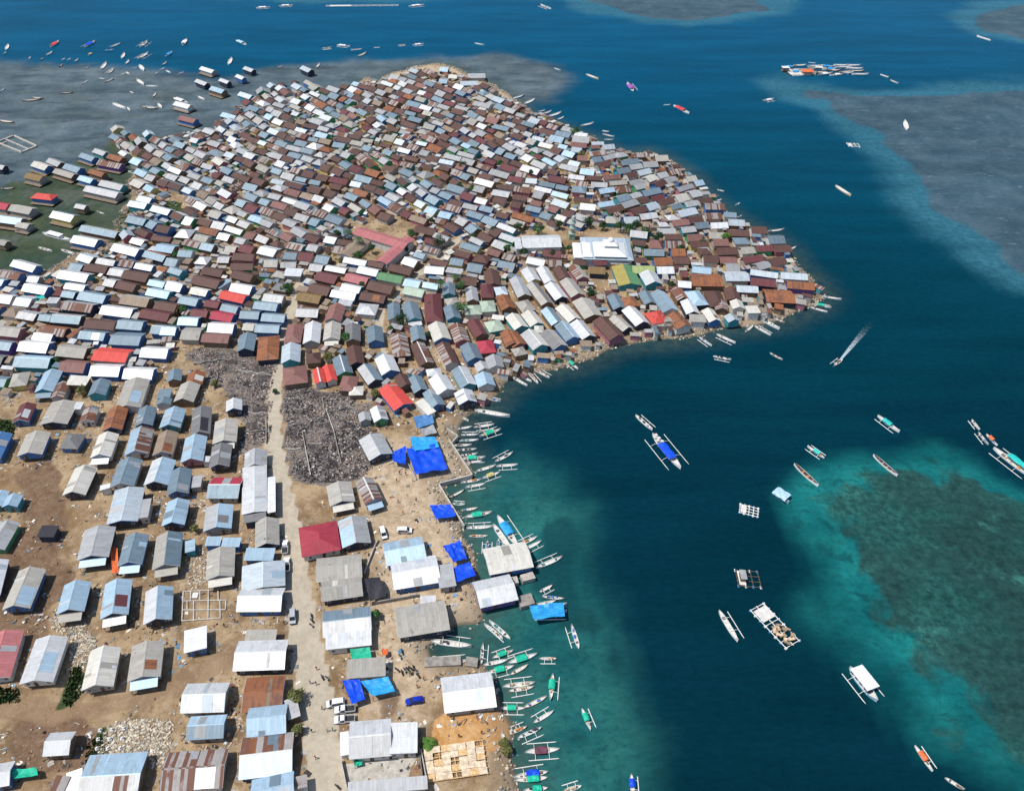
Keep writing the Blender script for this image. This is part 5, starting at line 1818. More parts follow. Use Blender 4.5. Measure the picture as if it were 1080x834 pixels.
# ------------------------------------------------------------------ mosque, minaret, the pink roofed hall
p_ = at(640, 262, 6); root = empty('mosque', (p_.x, p_.y, GZ), R(-3), .92)
def hipbox(mb, x, y, l, w_, z0, z1, k, m_=0, th_=.15):
    a = [(x - l / 2, y - w_ / 2), (x + l / 2, y - w_ / 2), (x + l / 2, y + w_ / 2), (x - l / 2, y + w_ / 2)]
    b = [(x - l / 2 * k, y - w_ / 2 * k), (x + l / 2 * k, y - w_ / 2 * k), (x + l / 2 * k, y + w_ / 2 * k), (x - l / 2 * k, y + w_ / 2 * k)]
    vs = [(u, v, z0 - th_) for u, v in a] + [(u, v, z0) for u, v in a] + [(u, v, z1) for u, v in b]
    mb.shared(vs, [(3, 2, 1, 0), (0, 1, 5, 4), (1, 2, 6, 5), (2, 3, 7, 6), (3, 0, 4, 7), (4, 5, 9, 8), (5, 6, 10, 9), (6, 7, 11, 10), (7, 4, 8, 11), (8, 9, 10, 11)], m_)
M_MW = flat('white_roof_paint', (.78, .79, .79), .5, .08); M_MS = flat('pale_steel_roof', (.38, .46, .53), .5, .12)
mb = MB(); hipbox(mb, 0, 1.5, 24, 21, 4.4, 5.6, .80); mb.build('lower_roof', M_MS, root)
mb = MB(); hipbox(mb, 1.0, -2.0, 15, 13.5, 5.9, 8.4, .38); mb.build('main_roof', M_MW, root)
mb = MB(); hipbox(mb, 1.0, -2.0, 6.6, 6.2, 9.4, 10.6, .35); mb.build('upper_roof', M_MW, root)
mb = MB(); mb.box((1, -2, 8.7), (4.8, 4.6, 1.5)); mb.build('clerestory', M_TRIM, root)
for i, (x, l_) in enumerate(((-9.4, 4.4), (-13.9, 4.4))):
    mb = MB(); hipbox(mb, x, -1.5, l_, 14, 4.9 + (i == 0) * .5, 5.6 + (i == 0) * .5, .55); mb.build('side_roof', M_MW, root)
mb = MB(); mb.box((0, 1.5, 2.0), (22.6, 19.6, 4.6)); mb.box((-11.6, -1.5, 2.2), (8.2, 13, 5.0)); mb.build('wall', WML[WC.index('w')], root)
def dome(mb, x, y, z0, r, n1=14, n2=7, m_=0, squash=1.0):
    rows = [[(x + r * math.cos(a) * math.cos(2 * math.pi * i / n1), y + r * math.cos(a) * math.sin(2 * math.pi * i / n1), z0 + r * squash * math.sin(a)) for i in range(n1)] for a in [math.pi / 2 * j / n2 * .985 for j in range(n2 + 1)]]
    for a, b in zip(rows[:-1], rows[1:]):
        for i in range(n1): mb.face([a[i], a[(i + 1) % n1], b[(i + 1) % n1], b[i]], m_)
    mb.face(rows[-1], m_)
mb = MB(); dome(mb, 1, -2, 10.7, 1.5); mb.tube((1, -2, 10.3), (1, -2, 10.75), 1.2, n=14); mb.tube((1, -2, 12.1), (1, -2, 13.2), .07, n=5); mb.build('dome', BM['W'], root)
note(root, 'mosque with tiered white roof and small white dome', 'mosque', (640, 262), cat='mosque')
p_ = at(603, 250, 2); root = empty('minaret', (p_.x, p_.y, GZ), 0, .6); M_MG = flat('pale_green_paint', (.30, .46, .38), .7, .1)
mb = MB(); mb.box((0, 0, 2.4), (4.6, 4.6, 5.0)); mb.box((0, 0, 5.0), (5.2, 5.2, .3)); mb.build('base', M_MG, root)
zz = 5.1
for r_, h_ in ((1.75, 4.2), (1.5, 3.8), (1.25, 3.2)):
    mb = MB(); mb.tube((0, 0, zz), (0, 0, zz + h_), r_, r_ * .94, n=8); mb.build('shaft', M_CONC, root)
    mb = MB(); mb.tube((0, 0, zz + h_), (0, 0, zz + h_ + .25), r_ * 1.5, n=8); mb.tube((0, 0, zz + h_ + .25), (0, 0, zz + h_ + .9), r_ * 1.42, r_ * 1.42, n=8, m=1); mb.build('balcony', [M_TRIM, M_MG], root); zz += h_ + .3
mb = MB(); dome(mb, 0, 0, zz + .9, 1.45, squash=1.15); mb.tube((0, 0, zz - .2), (0, 0, zz + 1.0), 1.15, n=10); mb.tube((0, 0, zz + 2.4), (0, 0, zz + 4.0), .06, n=5); mb.build('dome', BM['s'], root)
note(root, 'slender white and pale green minaret with tiered balconies', 'minaret', (603, 240), cat='minaret')
def hall(name, a, b, W_, col, wall_, desc, fam, hip=False, eave=4.2, rise=None):
    A_, B_ = at(*a, eave + GZ + 1), at(*b, eave + GZ + 1); A_.z = B_.z = 0; d = B_ - A_; c_ = (A_ + B_) / 2
    o = {'eave': eave, 'rise': rise or W_ * .16, 'wall': wall_}
    if hip: o['h'] = True
    h = dict(x=c_.x, y=c_.y, L=d.length, W=W_, th=math.atan2(d.y, d.x), col=col, o=o, base=GZ, tint=1.0, px=a)
    root = empty(name, (c_.x, c_.y, GZ), h['th']); mb = MB(); roof_mesh(h, mb, mats=lambda c: 0); mb.build('roof', RM[col], root)
    mb = MB(); wall_mesh(h, mb); mb.build('wall', WML[WC.index(wall_)], root)
    return root, h
r_, h = hall('assembly_hall', (550, 253), (591, 252), 11, 'W', 'w', '', '')
mb = MB(); mb.box((-h['L'] / 2 - 1.6, -.6, 4.0), (3.0, 10.4, .12)); mb.build('side_roof', RM['W'], r_)
mb = MB(); mb.box((-h['L'] / 2 - 1.6, -.6, 1.8), (2.2, 9.4, 4.2)); mb.build('side_wall', WML[WC.index('w')], r_)
note(r_, 'long wide hall with bright white roof left of the mosque', 'white hall', (570, 254), cat='hall')
r_, h = hall('school', (376, 241), (430, 257), 7.5, 'p', 'w', '', '')
sub = dict(h); A_, B_ = at(432, 250, 5.5), at(402, 276, 5.5); d = B_ - A_
W2 = Matrix.Rotation(-h['th'], 3, 'Z') @ (Vector(((A_ + B_) / 2).to_tuple()[:2] + (0,)) - Vector((h['x'], h['y'], 0)))
hh = dict(L=math.hypot(d.x, d.y), W=5.8, col='p', o={'eave': 3.9, 'rise': .8, 'wall': 'w'}, tint=1.0)
th2 = math.atan2(d.y, d.x) - h['th']
mb = MB(); roof_mesh(hh, mb, W2.x, W2.y, 0, th2, mats=lambda c: 0); mb.build('wing_roof', RM['p'], r_)
mb = MB(); wall_mesh(hh, mb, W2.x, W2.y, 0, th2); mb.build('wing_wall', WML[WC.index('w')], r_)
note(r_, 'L shaped building with long coral pink roof around a yard', 'L shaped pink roof', (412, 250), cat='school')
r_, h = hall('house', (362, 268), (384, 250), 7.5, 'T', 'w', '', '', eave=3.0)
note(r_, 'brown roofed house closing the yard of the pink roofed school', 'brown roof', (373, 259), cat='house')
root = empty('sea_house', gp(703, 345), R(4)); mb = MB(); mb.box((0, 0, .6), (13, 5, 3.6)); mb.build('platform', M_CONCD, root)
for x in (-5.5, -1.8, 1.8, 5.5):
    for y in (-2, 2): mb = MB(); mb.box((x, y, 3.4), (.3, .3, 2.2)); mb.build('column', M_CONC, root)
mb = MB(); mb.box((1.5, .4, 2.9), (6, 3, 1.0)); mb.build('wall', M_CONCD, root)
note(root, 'unfinished grey concrete house shell on the shore', 'concrete shell', (703, 346), cat='building')

# ------------------------------------------------------------------ vehicles
M_TYRE = flat('tyre_rubber', (.02, .02, .02), .8, .1); M_RIM = flat('wheel_rim', (.35, .35, .36), .4, .1)
PAINT = {'white': flat('white_car_paint', (.78, .79, .80), .3, .03, .5), 'blue': flat('blue_car_paint', (.01, .03, .38), .3, .05, .5), 'silver': flat('silver_car_paint', (.42, .45, .48), .3, .04, .5), 'black': flat('black_car_paint', (.02, .02, .025), .3, .05)}
M_LAMP = flat('lamp_lens', (.6, .58, .5), .2, .05); M_TAIL = flat('tail_lamp_lens', (.35, .02, .02), .3, .05); M_BUMP = flat('black_plastic', (.03, .03, .032), .6, .1)
def extr(mb, prof, w0, w1=None, m_=0):
    """side profile (x, z, half width) swept across y"""
    n_ = len(prof); vs = [(x, -hw, zz) for x, zz, hw in prof] + [(x, hw, zz) for x, zz, hw in prof]
    mb.shared(vs, [tuple(range(n_)), tuple(range(2 * n_ - 1, n_ - 1, -1))] + [((i + 1) % n_, i, n_ + i, n_ + (i + 1) % n_) for i in range(n_)], m_)
def car(x, y, x2, y2, kind, paint, desc, fam):
    a, b = at(x, y, GZ + .8), at(x2, y2, GZ + .8); c_ = (a + b) / 2; d = b - a
    root = empty('pickup_truck' if kind == 'pickup' else 'van' if kind == 'van' else 'car', (c_.x, c_.y, gh(c_.x, c_.y) + .02), math.atan2(d.y, d.x))
    P_ = PAINT[paint]
    if kind == 'pickup':
        mb = MB(); extr(mb, [(-.2, .45, .86), (2.35, .45, .84), (2.42, .85, .82), (1.35, 1.05, .84), (.85, 1.72, .66), (-.1, 1.76, .66), (-.25, 1.05, .86)], 1); mb.build('body', P_, root)
        mb = MB(); 
        mb.box((-1.35, 0, .72), (2.3, 1.68, .1)); mb.box((-1.35, .83, .98), (2.3, .06, .5)); mb.box((-1.35, -.83, .98), (2.3, .06, .5)); mb.box((-2.48, 0, .98), (.06, 1.6, .5)); mb.box((-.23, 0, .98), (.05, 1.6, .5)); mb.build('cargo_bed', P_, root)
        mb = MB(); mb.box((-1.35, 0, .80), (2.1, 1.5, .04)); mb.build('bed_liner', M_BUMP, root)
        gl = [(.86, 1.69, 1.34, 1.09)]; hx = 2.41
    else:
        top = 1.78 if kind == 'van' else 1.46
        mb = MB(); extr(mb, [(-2.1, .42, .80), (2.1, .42, .80), (2.2, .80, .80), (1.45, .98, .84), (.75, top - .04, .66), (-.2, top, .67), (-1.85, top - .1, .66), (-2.2, .95, .82)] if kind == 'van' else
                         [(-2.0, .40, .80), (2.0, .40, .80), (2.12, .72, .78), (1.05, .90, .82), (.35, top - .04, .62), (-.6, top, .62), (-1.5, top - .15, .62), (-2.1, .88, .80)], 1); mb.build('body', P_, root)
        gl = [(.78, top - .07, 1.42, 1.02)] if kind == 'van' else [(.38, top - .07, 1.02, .93)]; hx = 2.16 if kind == 'van' else 2.08
    mb = MB(); x0, z0, x1, z1 = gl[0]
    ww = .60
    mb.shared([(x0 + .03, -ww, z0 + .02), (x0 + .03, ww, z0 + .02), (x1 + .03, ww * 1.2, z1 + .03), (x1 + .03, -ww * 1.2, z1 + .03)], [(0, 3, 2, 1)]); mb.build('windscreen', M_GLASS, root)
    for sy in (1, -1):
        mb = MB(); xb = -.05 if kind == 'pickup' else -1.7
        mb.shared([(x0 - .05, sy * .69, z0 - .08), (xb, sy * .69, z0 - .08), (xb, sy * .85, z1 + .02), (x1 - .25, sy * .85, z1 + .02)], [(0, 1, 2, 3) if sy < 0 else (3, 2, 1, 0)]); mb.build('side_window', M_GLASS, root)
        mb = MB(); mb.box((hx - .03, sy * .6, .70), (.1, .3, .16)); mb.build('headlight', M_LAMP, root)
        mb = MB(); mb.box((-2.2 if kind != 'pickup' else -2.5, sy * .68, .82), (.08, .2, .3)); mb.build('tail_light', M_TAIL, root)
        for wx in (-1.38, 1.42):
            mb = MB(); mb.tube((wx, sy * .70, .33), (wx, sy * .90, .33), .33, n=14); wh = mb.build('wheel', M_TYRE, root)
            mb = MB(); mb.tube((wx, sy * .90, .33), (wx, sy * .915, .33), .19, n=10); mb.build('rim', M_RIM, wh)
    mb = MB(); mb.box((hx + .02, 0, .48), (.14, 1.62, .22)); mb.build('bumper', M_BUMP, root)
    note(root, desc, fam, ((x + x2) / 2, (y + y2) / 2), 'cars parked in the village', 'pickup' if kind == 'pickup' else kind)
car(300.5, 584, 300.8, 569, 'pickup', 'white', 'white pickup parked beside the road, upper of two', 'white pickup')
car(302.5, 602, 302.5, 588, 'pickup', 'white', 'white pickup parked beside the road, lower of two', 'white pickup')
car(308.5, 642, 308.5, 657, 'van', 'silver', 'silver van standing at the roadside', 'silver van')
car(363, 739.5, 345, 742.5, 'van', 'white', 'white van, top one of the three beside the blue tarpaulin', 'white van')
car(373, 746.5, 354, 748.5, 'pickup', 'white', 'white pickup, middle one of the three beside the blue tarpaulin', 'white pickup')
car(373, 757, 353, 759, 'pickup', 'white', 'white pickup, lowest of the three beside the blue tarpaulin', 'white pickup')
car(447, 736.5, 427, 740, 'car', 'blue', 'blue car with dark bonnet on the brown yard', 'blue car')
car(402, 555, 406, 568, 'van', 'white', 'white van turned end on below the square', 'white van')
car(417, 559, 436, 559, 'van', 'white', 'white van parked broadside below the square', 'white van')
def motorbike(x, y, ang, col):
    p_ = gp(x, y); root = empty('motorbike', p_, ang); k = PAINT[col]
    for wx in (-.6, .6):
        mb = MB(); mb.tube((wx, -.06, .29), (wx, .06, .29), .29, n=12); mb.build('wheel', M_TYRE, root)
    mb = MB(); mb.box((0, 0, .52), (.85, .26, .3), top=.8); mb.box((.42, 0, .66), (.2, .3, .45), tilt=-.3); mb.box((-.5, 0, .62), (.5, .22, .14)); mb.build('body', k, root)
    mb = MB(); mb.box((-.25, 0, .78), (.8, .27, .1)); mb.build('seat', M_BUMP, root)
    mb = MB(); mb.tube((.42, -.33, 1.0), (.42, .33, 1.0), .025, n=5); mb.tube((.42, 0, 1.0), (.6, 0, .3), .04, n=5); mb.build('handlebar', M_BUMP, root)
    return root
for i, (x, y, col) in enumerate([(424,710,'black'),(427,707.5,'silver'),(430,706.5,'black'),(433,705.5,'black'),(436,704.5,'black'),(439,709,'silver'),(441,713.5,'black'),(419,707,'black'),(424,688,'black'),(422,693,'silver'),(329,655,'black'),(328.5,660,'silver'),(328.5,650,'black'),(340,715,'black'),(345,716,'silver'),(356,830,'black')]):
    o = motorbike(x, y, R(-70 + 10 * (i % 4)), col)
    note(o, 'parked ' + {'black': 'black', 'silver': 'silver'}[col] + ' motorbike', 'motorbike', (x, y), 'motorbikes parked about the village', 'motorbike')

# ------------------------------------------------------------------ people: one body each, grown over a skeleton
def person_mesh(pose):
    J = {'hip': (0, 0, .92), 'chest': (0, 0, 1.30), 'neck': (0.01, 0, 1.48), 'head': (.03, 0, 1.62), 'top': (.02, 0, 1.72)}
    k = .18 if pose == 'walk' else .0
    for s_, n_ in ((1, 'l'), (-1, 'r')):
        J['hp' + n_] = (0, s_ * .10, .88); J['kn' + n_] = (s_ * k * .6 + .03, s_ * .11, .48); J['an' + n_] = (s_ * k - .02, s_ * .11, .07); J['to' + n_] = (s_ * k + .16, s_ * .12, .03)
        J['sh' + n_] = (0, s_ * .19, 1.42); J['el' + n_] = (-s_ * k * .5 - .02, s_ * .25, 1.14); J['wr' + n_] = (-s_ * k + .08, s_ * .24, .90); J['ha' + n_] = (-s_ * k + .11, s_ * .23, .80)
    E = [('hip', 'chest'), ('chest', 'neck'), ('neck', 'head'), ('head', 'top')]
    for n_ in 'lr': E += [('hip', 'hp' + n_), ('hp' + n_, 'kn' + n_), ('kn' + n_, 'an' + n_), ('an' + n_, 'to' + n_), ('chest', 'sh' + n_), ('sh' + n_, 'el' + n_), ('el' + n_, 'wr' + n_), ('wr' + n_, 'ha' + n_)]
    rad = {'hip': .13, 'chest': .15, 'neck': .06, 'head': .10, 'top': .08, 'hp': .095, 'kn': .065, 'an': .045, 'to': .04, 'sh': .07, 'el': .045, 'wr': .035, 'ha': .04}
    names = list(J); me = bpy.data.meshes.new('skeleton'); me.from_pydata([J[n_] for n_ in names], [(names.index(a), names.index(b)) for a, b in E], [])
    o = bpy.data.objects.new('skeleton', me); COL.objects.link(o)
    md = o.modifiers.new('skin', 'SKIN'); o.modifiers.new('sub', 'SUBSURF').levels = 1
    sv = me.skin_vertices[0].data
    for i, n_ in enumerate(names):
        r_ = rad.get(n_, rad.get(n_[:2], .05)); sv[i].radius = (r_, r_); sv[i].use_root = n_ == 'hip'
    dg = bpy.context.evaluated_depsgraph_get(); out = bpy.data.meshes.new_from_object(o.evaluated_get(dg))
    bpy.data.objects.remove(o)
    return out
M_SKIN = flat('brown_skin', (.22, .12, .075), .6, .1); M_HAIR = flat('black_hair', (.012, .01, .01), .5, .1)
SH = {k: flat(k.replace(' ', '_') + '_cloth', c, .8, .1) for k, c in (('red', (.5, .04, .04)), ('white', (.7, .7, .68)), ('dark', (.03, .03, .04)), ('blue', (.05, .12, .40)), ('orange', (.65, .22, .05)), ('green', (.05, .3, .12)))}
_pm = {}
def person(x, y, shirt, trousers, pose, ang):
    key = (shirt, trousers, pose)
    if key not in _pm:
        base = _pm.setdefault(pose, None) or person_mesh(pose); _pm[pose] = base
        me = base.copy(); me.materials.clear()
        for m_ in (SH[shirt], SH[trousers], M_SKIN, M_HAIR): me.materials.append(m_)
        for f in me.polygons:
            c_ = f.center
            f.material_index = 3 if c_.z > 1.66 or (c_.z > 1.56 and c_.x < -.01) else 2 if c_.z > 1.47 or c_.z < .1 or (abs(c_.y) > .19 and c_.z < 1.2) else 0 if c_.z > .93 else 1
        _pm[key] = me
    p_ = gp(x, y); o = link('person', _pm[key], None, p_, ang)
    note(o, 'person ' + ('walking' if pose == 'walk' else 'standing') + ' in ' + shirt + ' top and ' + trousers + ' trousers', shirt + ' topped person', (x, y), 'people out in the open', 'person')
for i, (x, y, s_, t_, ps) in enumerate([(327.5,721,'dark','blue','stand'),(333.5,722,'dark','dark','walk'),(334,706,'red','dark','walk'),(329,772,'dark','blue','stand'),(333,800,'red','blue','walk'),(351,770.5,'green','dark','stand'),(345,771,'white','dark','walk'),(340,748,'green','dark','walk'),
     (418.5,508,'orange','dark','stand'),(435,508,'white','dark','walk'),(421,500,'dark','blue','stand'),(428,501,'dark','dark','walk'),(420,530,'dark','blue','walk'),(439,529,'dark','dark','stand'),(425,542,'orange','blue','walk'),
     (237,661,'dark','dark','stand'),(248,656,'red','dark','walk'),(241,620,'dark','blue','stand'),(300,658,'dark','dark','stand'),(508,774,'dark','blue','walk'),(484,777,'dark','dark','stand'),(95,781,'blue','blue','stand'),(440,725,'red','dark','walk'),(432,711,'green','dark','stand'),(447,717,'orange','dark','walk'),(308,686,'dark','blue','walk')]):
    person(x, y, s_, t_, ps, rd.random() * 6.28)

# ------------------------------------------------------------------ trees
LEAF = {k: flat(k + '_leaf', c, .7, .2, 1.0, island=True) for k, c in (('dark', (.020, .055, .018)), ('green', (.035, .10, .025)), ('bright', (.085, .20, .030)), ('dry', (.12, .13, .040)))}
M_BARK = flat('bark', (.10, .075, .055), .9, .3, 3.0)
def tree(x, y, r, hgt, leaf, desc, name='tree', fam='tree'):
    p_ = at(x, y, GZ + hgt * .6); c0 = Vector((p_.x, p_.y, gh(p_.x, p_.y))); root = empty(name, c0); rt = random.Random(int(x * 7 + y))
    mb = MB(); mb.tube((0, 0, -.3), (.1, 0, hgt * .5), .2, .12, n=7)
    cl = []
    for i in range(6):
        a = i * 1.05 + rt.random(); q = (math.cos(a) * r * rt.uniform(.35, .65), math.sin(a) * r * rt.uniform(.35, .65), hgt * rt.uniform(.5, .8)); cl.append(q)
        mb.tube((.1, 0, hgt * rt.uniform(.3, .48)), q, .09, .04, n=5)
    cl.append((0, 0, hgt * .82)); mb.build('trunk', M_BARK, root)
    mb = MB()
    for q in cl:
        rr_ = r * rt.uniform(.42, .62)
        for k in range(95):
            v = Vector((rt.gauss(0, 1), rt.gauss(0, 1), rt.gauss(0, 1))).normalized() * rr_ * rt.uniform(.45, 1.05); v.z *= .75
            c_ = Vector(q) + v; s_ = rt.uniform(.16, .42); nrm = (v + Vector((rt.gauss(0, .4), rt.gauss(0, .4), .5))).normalized()
            t1 = nrm.orthogonal().normalized(); t1 = Matrix.Rotation(rt.random() * 6, 3, nrm) @ t1; t2 = nrm.cross(t1)
            mb.face([c_ - t1 * s_, c_ - t2 * s_ * .5, c_ + t1 * s_, c_ + t2 * s_ * .5])
    mb.build('crown', LEAF[leaf], root)
    note(root, desc, fam, (x, y), 'trees between the houses', 'tree')
def palm(x, y, hgt, desc, leaf='green', n_=13, fl=2.6):
    p_ = at(x, y, GZ + hgt); c0 = Vector((p_.x, p_.y, gh(p_.x, p_.y))); root = empty('palm_tree', c0); rt = random.Random(int(x * 3 + y))
    mb = MB(); pts = [Vector((.25 * math.sin(t * 2.0) * hgt * .12, 0, t * hgt)) for t in (0, .25, .5, .75, 1)]
    for a, b in zip(pts[:-1], pts[1:]): mb.tube(a, b, .20 - .02 * a.z / hgt, .17, n=7)
    mb.build('trunk', M_BARK, root); tip = pts[-1]
    mb = MB()
    for i in range(n_):
        a = i * 2.399; up = rt.uniform(-.1, .8); prev = None; L_ = fl * rt.uniform(.8, 1.15)
        for k in range(7):
            t = k / 6; q = tip + Vector((math.cos(a) * L_ * t, math.sin(a) * L_ * t, L_ * (up * t - 1.05 * t * t)))
            if prev is not None:
                side = Vector((-math.sin(a), math.cos(a), 0)); ww = .5 * math.sin(math.pi * min(.98, t * .85 + .12))
                for sg in (1, -1):
                    for u in (.15, .6):
                        b0 = prev.lerp(q, u); b1 = prev.lerp(q, u + .32); e = side * sg * ww + Vector((math.cos(a) * .15, math.sin(a) * .15, -.22))
                        mb.face([b0, b1, b1 + e * .95, b0 + e * .9])
            prev = q
    mb.build('crown', LEAF[leaf], root)
    note(root, desc, 'palm', (x, y), 'palms between the houses', 'palm')
for x, y, r, h_, lf in [(378,269,2.6,5,'green'),(427,262,2.0,4.5,'dark'),(463,254,3.6,7,'dark'),(303,303,3.0,5,'green'),(366,356,2.3,5,'green'),(422,336,2.8,6.5,'dark'),(396,415,1.8,4,'dry'),(345,376,1.8,4,'dry'),
    (621,233,2.8,6,'dark'),(568,241,3.0,5.5,'green'),(546,239,2.4,5.5,'dark'),(655,238,3.0,6,'dark'),(664,240,3.2,6,'green'),(672,236,2.6,5.5,'dark'),(694,249,2.8,5.5,'dark'),(719,262,2.6,5,'dark'),(765,249,2.5,5,'bright'),(623,308,2.5,5,'dark'),(583,267,2.2,5,'dark'),(552,265,2.2,4.5,'dark'),
    (607,138,3.2,6,'green'),(614,162,2.2,4.5,'dry'),(527,172,2.5,5,'green'),(487,174,2.6,5.5,'dark'),(498,199,1.8,4,'green'),(58,380,1.7,3.6,'green'),(85,411,1.9,4,'dry'),(205,557,1.2,3,'dry'),(193,326,1.8,4,'green'),(312,733,2.5,4.2,'dry'),(397,647,1.2,3,'green'),
    (314,768,1.3,3.2,'dry'),(375,345,1.6,4,'green'),(500,250,1.8,4,'dark'),(535,790,1.4,2.2,'dry'),(531,782,1.0,1.8,'dry'),(185,268,1.6,4,'green'),(290,412,.9,2,'green'),(636,237,2.0,5,'dark'),(434,246,2.2,5,'green'),(392,262,1.8,4.5,'dark'),(356,246,2.0,5,'dark'),(520,242,1.8,4.5,'dark'),(681,244,2.4,5,'green'),(742,256,1.8,4,'dark'),(486,303,1.8,4.5,'dark'),(455,322,1.6,4,'green'),(535,262,1.8,4.5,'green'),(590,236,2.2,5,'dark'),(612,258,1.6,4,'green'),(330,268,1.6,4,'dry'),(455,233,1.7,4,'dark'),(560,182,1.6,4,'dark'),(412,346,1.4,3.5,'green'),(452,352,1.4,3.5,'dark'),(382,300,1.4,4,'dark'),(226,404,1.2,3,'dry'),(48,352,1.4,3.5,'green'),(708,300,1.5,4,'dark'),(530,318,1.4,4,'dark'),(600,262,1.6,4.5,'green')]:
    tree(x, y, r, h_, lf, {'dark': 'dark green leafy tree', 'green': 'green leafy tree', 'bright': 'bright light green tree', 'dry': 'yellowish dry bushy tree'}[lf], fam={'dark': 'dark tree', 'green': 'green tree', 'bright': 'light green tree', 'dry': 'dry tree'}[lf])
for x, y, h_ in [(366,243,6),(378,251,6.5),(464,297,7),(486,297,7.5),(489,321,6.5),(480,290,6),(482,320,6)]: palm(x, y, h_, 'coconut palm with drooping fronds')
palm(452, 783, 1.6, 'low bright green palm by the timber floor', 'bright', 18, 2.4)
# ------------------------------------------------------------------ labels: what it looks like, then what it stands nearest to
LM_LAND = [('the timber floor',480,803),('the bare stony lot',135,780),('the foundation grid',213,642),('the black roofed hut',51,557),('the charred plot left of the road',262,440),
 ('the charred plot right of the road',335,455),('the crimson hip roof',337,572),('the large blue tarpaulin',448,482),('the paired blue tarpaulins',482,592),('the blue car',437,738),
 ('the white pickup row',358,750),('the dark blue tarpaulin',373,728),('the roadside bush',312,733),('the orange red roof by the harbour',418,420),('the mosque dome',633,250),('the minaret',603,238),
 ('the green and mustard house',655,290),('the pink L shaped roof',412,250),('the twin bright red roofs',338,396),('the long red roof in the west',118,371),('the orange tarpaulin',30,316),
 ('the stone pen',18,154),('the yellow walled stilt house',66,232),('the orange roof at the east tip',823,315),('the concrete shell on the shore',703,347),('the silver van',308,649),
 ('the sea wall corner',498,502),('the split crimson and grey roof',237,510),('the two palms',475,297),('the narrow lane bend',402,345),('the bright red roof with grey neighbours',245,310),('the island\'s north tip',440,70),
 ('the isolated stilt houses in the north west',220,80),('the bare dirt yard',50,505),('the dirt track',60,750)]
LM_SEA = [('the large blue tarpaulin',448,482),('the sea wall corner',498,502),('the rectangular blue tarpaulin',467,540),('the paired blue tarpaulins',482,592),('the shore warehouse',538,595),('the white boathouse',523,628),
 ('the light blue boat tarpaulin',577,644),('the big waterside white roof',494,738),('the timber floor',480,803),('the orange tarpaulin raft',862,76),('the square bamboo raft',790,538),('the planked raft',817,659),
 ('the hut raft',789,610),('the white roofed houseboat',910,720),('the big blue canopied boat',703,476),('the near reef',960,600),('the island\'s east tip',865,310),('the north tip',440,70),('the stone pen',18,154),
 ('the floating walkway',432,6),('the isolated stilt houses',220,80),('the far eastern reef',1000,180),('the north reef',720,10),('the long shore by the green boat',604,385),('the speeding boat',884,381),('the yellow walled stilt house',66,232),('the north east shore',600,130)]
ORD = ['nearest', 'second nearest', 'third nearest', 'fourth nearest', 'fifth nearest', 'sixth nearest', 'seventh nearest', 'eighth nearest', 'ninth nearest', 'tenth nearest', 'eleventh nearest', 'twelfth nearest', 'thirteenth nearest', 'fourteenth nearest', 'fifteenth nearest']
def place(items, lms):
    """items: dicts with px and fam; gives each the landmark at which its rank among its own family is lowest"""
    fams = {}
    for it in items: fams.setdefault(it['fam'], []).append(it)
    for fam, its in fams.items():
        cand = []
        for nm, lx, ly in lms:
            order = sorted(its, key=lambda t: math.hypot(t['px'][0] - lx, t['px'][1] - ly))
            for r_, t in enumerate(order[:15]):
                dd = math.hypot(t['px'][0] - lx, t['px'][1] - ly)
                if not t.get('mute'): cand.append((r_ * 45 + dd, r_, nm, t))
        cand.sort(key=lambda c: c[0])
        for cst, r_, nm, t in cand:
            if 'where' not in t: t['where'] = (r_, nm)
def nwords(s): return len(s.split())
def fit(*opts):
    for s in opts:
        if nwords(s) <= 16: return s
    return ' '.join(opts[-1].split()[:16])
items = []
for h in own + fill + extra:
    h['px'] = pix((h['x'], h['y'], h['base'] + 3.5)); c = h['col']
    w1 = ROOFS[c[0]][2]; h['fam'] = w1 + ' roof' if len(c) == 1 or c[0] == c[1] else ROOFS[c[1]][2] + ' and ' + w1 + ' roof'
    h['mute'] = 'root' not in h; items.append(h)
place(items, LM_LAND)
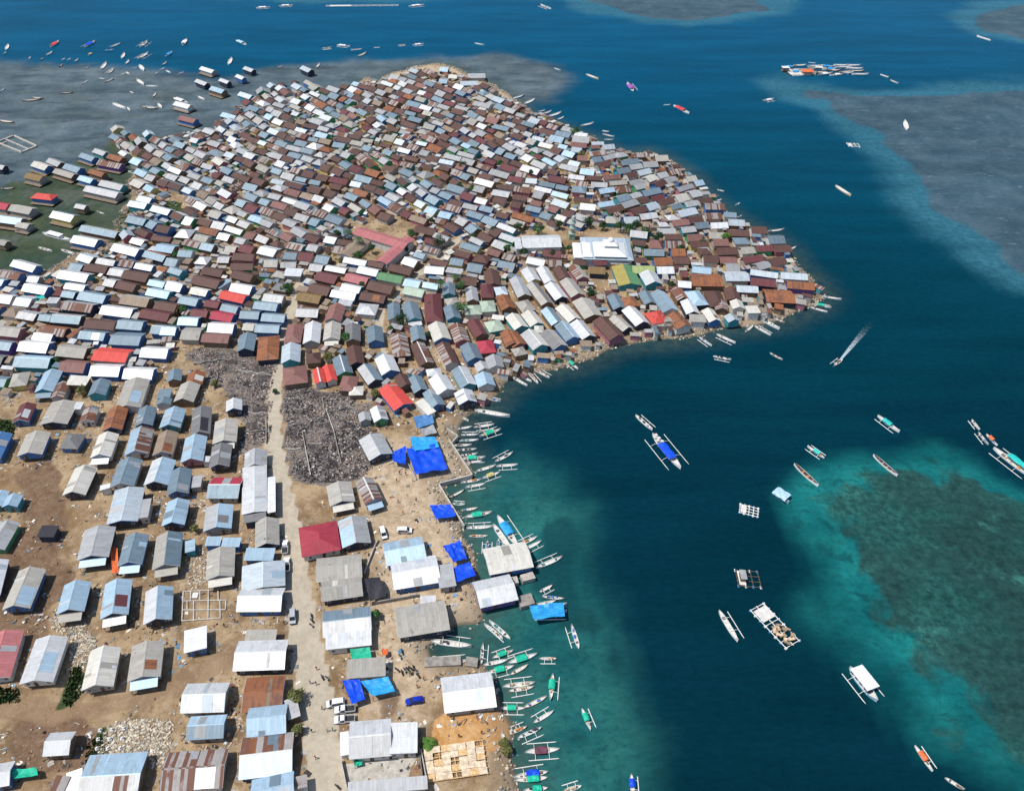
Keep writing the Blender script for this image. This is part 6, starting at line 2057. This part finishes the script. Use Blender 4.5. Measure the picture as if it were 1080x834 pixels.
for h in own:
    o = h['o']; L_, W_ = h['L'], h['W']; form = 'flat roofed' if 'm' in o else 'hip roofed' if 'h' in o else 'gabled'
    size = 'small' if L_ * W_ < 42 else 'long' if L_ / W_ > 1.85 else 'wide' if W_ > 8.2 else ''
    feat = 'stilt' if 'S' in o else ''
    base = ' '.join(x for x in (size, form, feat, h['noun']) if x)
    r_, nm = h.get('where', (14, 'the mosque dome'))
    wl_ = WALLS[o.get('wall', 'n')][1]
    tail = ORD[r_] + ' ' + h['fam'] + ' to ' + nm
    porch = ' with ' + ROOFS[o['P']][2] + ' porch' if 'P' in o and 'm' not in o else ' with ' + ROOFS[o['x']][2] + ' patch' if 'x' in o else ''
    tag(h['root'], fit(base + ' with ' + wl_ + ' walls, ' + tail, base + ', ' + tail, h['noun'] + ', ' + tail), h['noun'], 'tin roofed houses of the village' if h['noun'] == 'house' else 'sheds among the houses' if h['noun'] == 'shed' else 'wide roofed warehouses')
for b_ in boats:
    hw_ = HULLW[b_['hc']]
    b_['fam'] = (CM[b_['can']][1] + ' canopied boat' if b_['can'] else 'white cabin boat' if b_['cabin'] else 'brown decked boat' if b_['dark'] else hw_ + ' outrigger' if b_['outr'] != 'n' else hw_ + ' hull')
place(boats, LM_SEA)
for b_ in boats:
    r_, nm = b_.get('where', (14, 'the stone pen')); hw_ = HULLW[b_['hc']]
    o_ = {'b': 'two outriggers', 'l': 'one outrigger', 'r': 'one outrigger', 'n': 'no outriggers'}[b_['outr']]
    ln_ = 'long ' if b_['L'] > 10.5 else 'short ' if b_['L'] < 5.6 else ''
    if b_.get('moving'): tag(b_['root'], 'white outrigger boat under way with a foaming wake', 'boat'); continue
    tail = ORD[r_] + ' ' + b_['fam'] + ' to ' + nm
    tag(b_['root'], fit(ln_ + hw_ + ' boat with ' + o_ + ', ' + tail, hw_ + ' boat, ' + tail, 'boat, ' + tail), 'boat')
groups = {}
for t in others: groups.setdefault(t['fam'], []).append(t)
place(others, LM_LAND)
for t in others:
    if len(groups[t['fam']]) == 1 or ' of ' in t['desc'] or sum(1 for u in groups[t['fam']] if u['desc'] == t['desc']) == 1: lab = t['desc']
    else:
        r_, nm = t.get('where', (14, 'the minaret')); tail = ORD[r_] + ' ' + t['fam'] + ' to ' + nm
        lab = fit(t['desc'] + ', ' + tail, t['fam'] + ', ' + tail)
    if nwords(lab) < 4: lab += ' seen from above by the houses'
    tag(t['root'], lab, t['cat'] or t['fam'])
seen = {}
for o in bpy.data.objects:
    if o.parent is None and 'label' in o.keys() and o.get('kind') not in ('stuff', 'structure'): seen.setdefault(o['label'], []).append(o)
dup = [k for k, v in seen.items() if len(v) > 1]
print('labels', len(seen), 'shared', len(dup), dup[:6])
print('objects', len(bpy.data.objects))
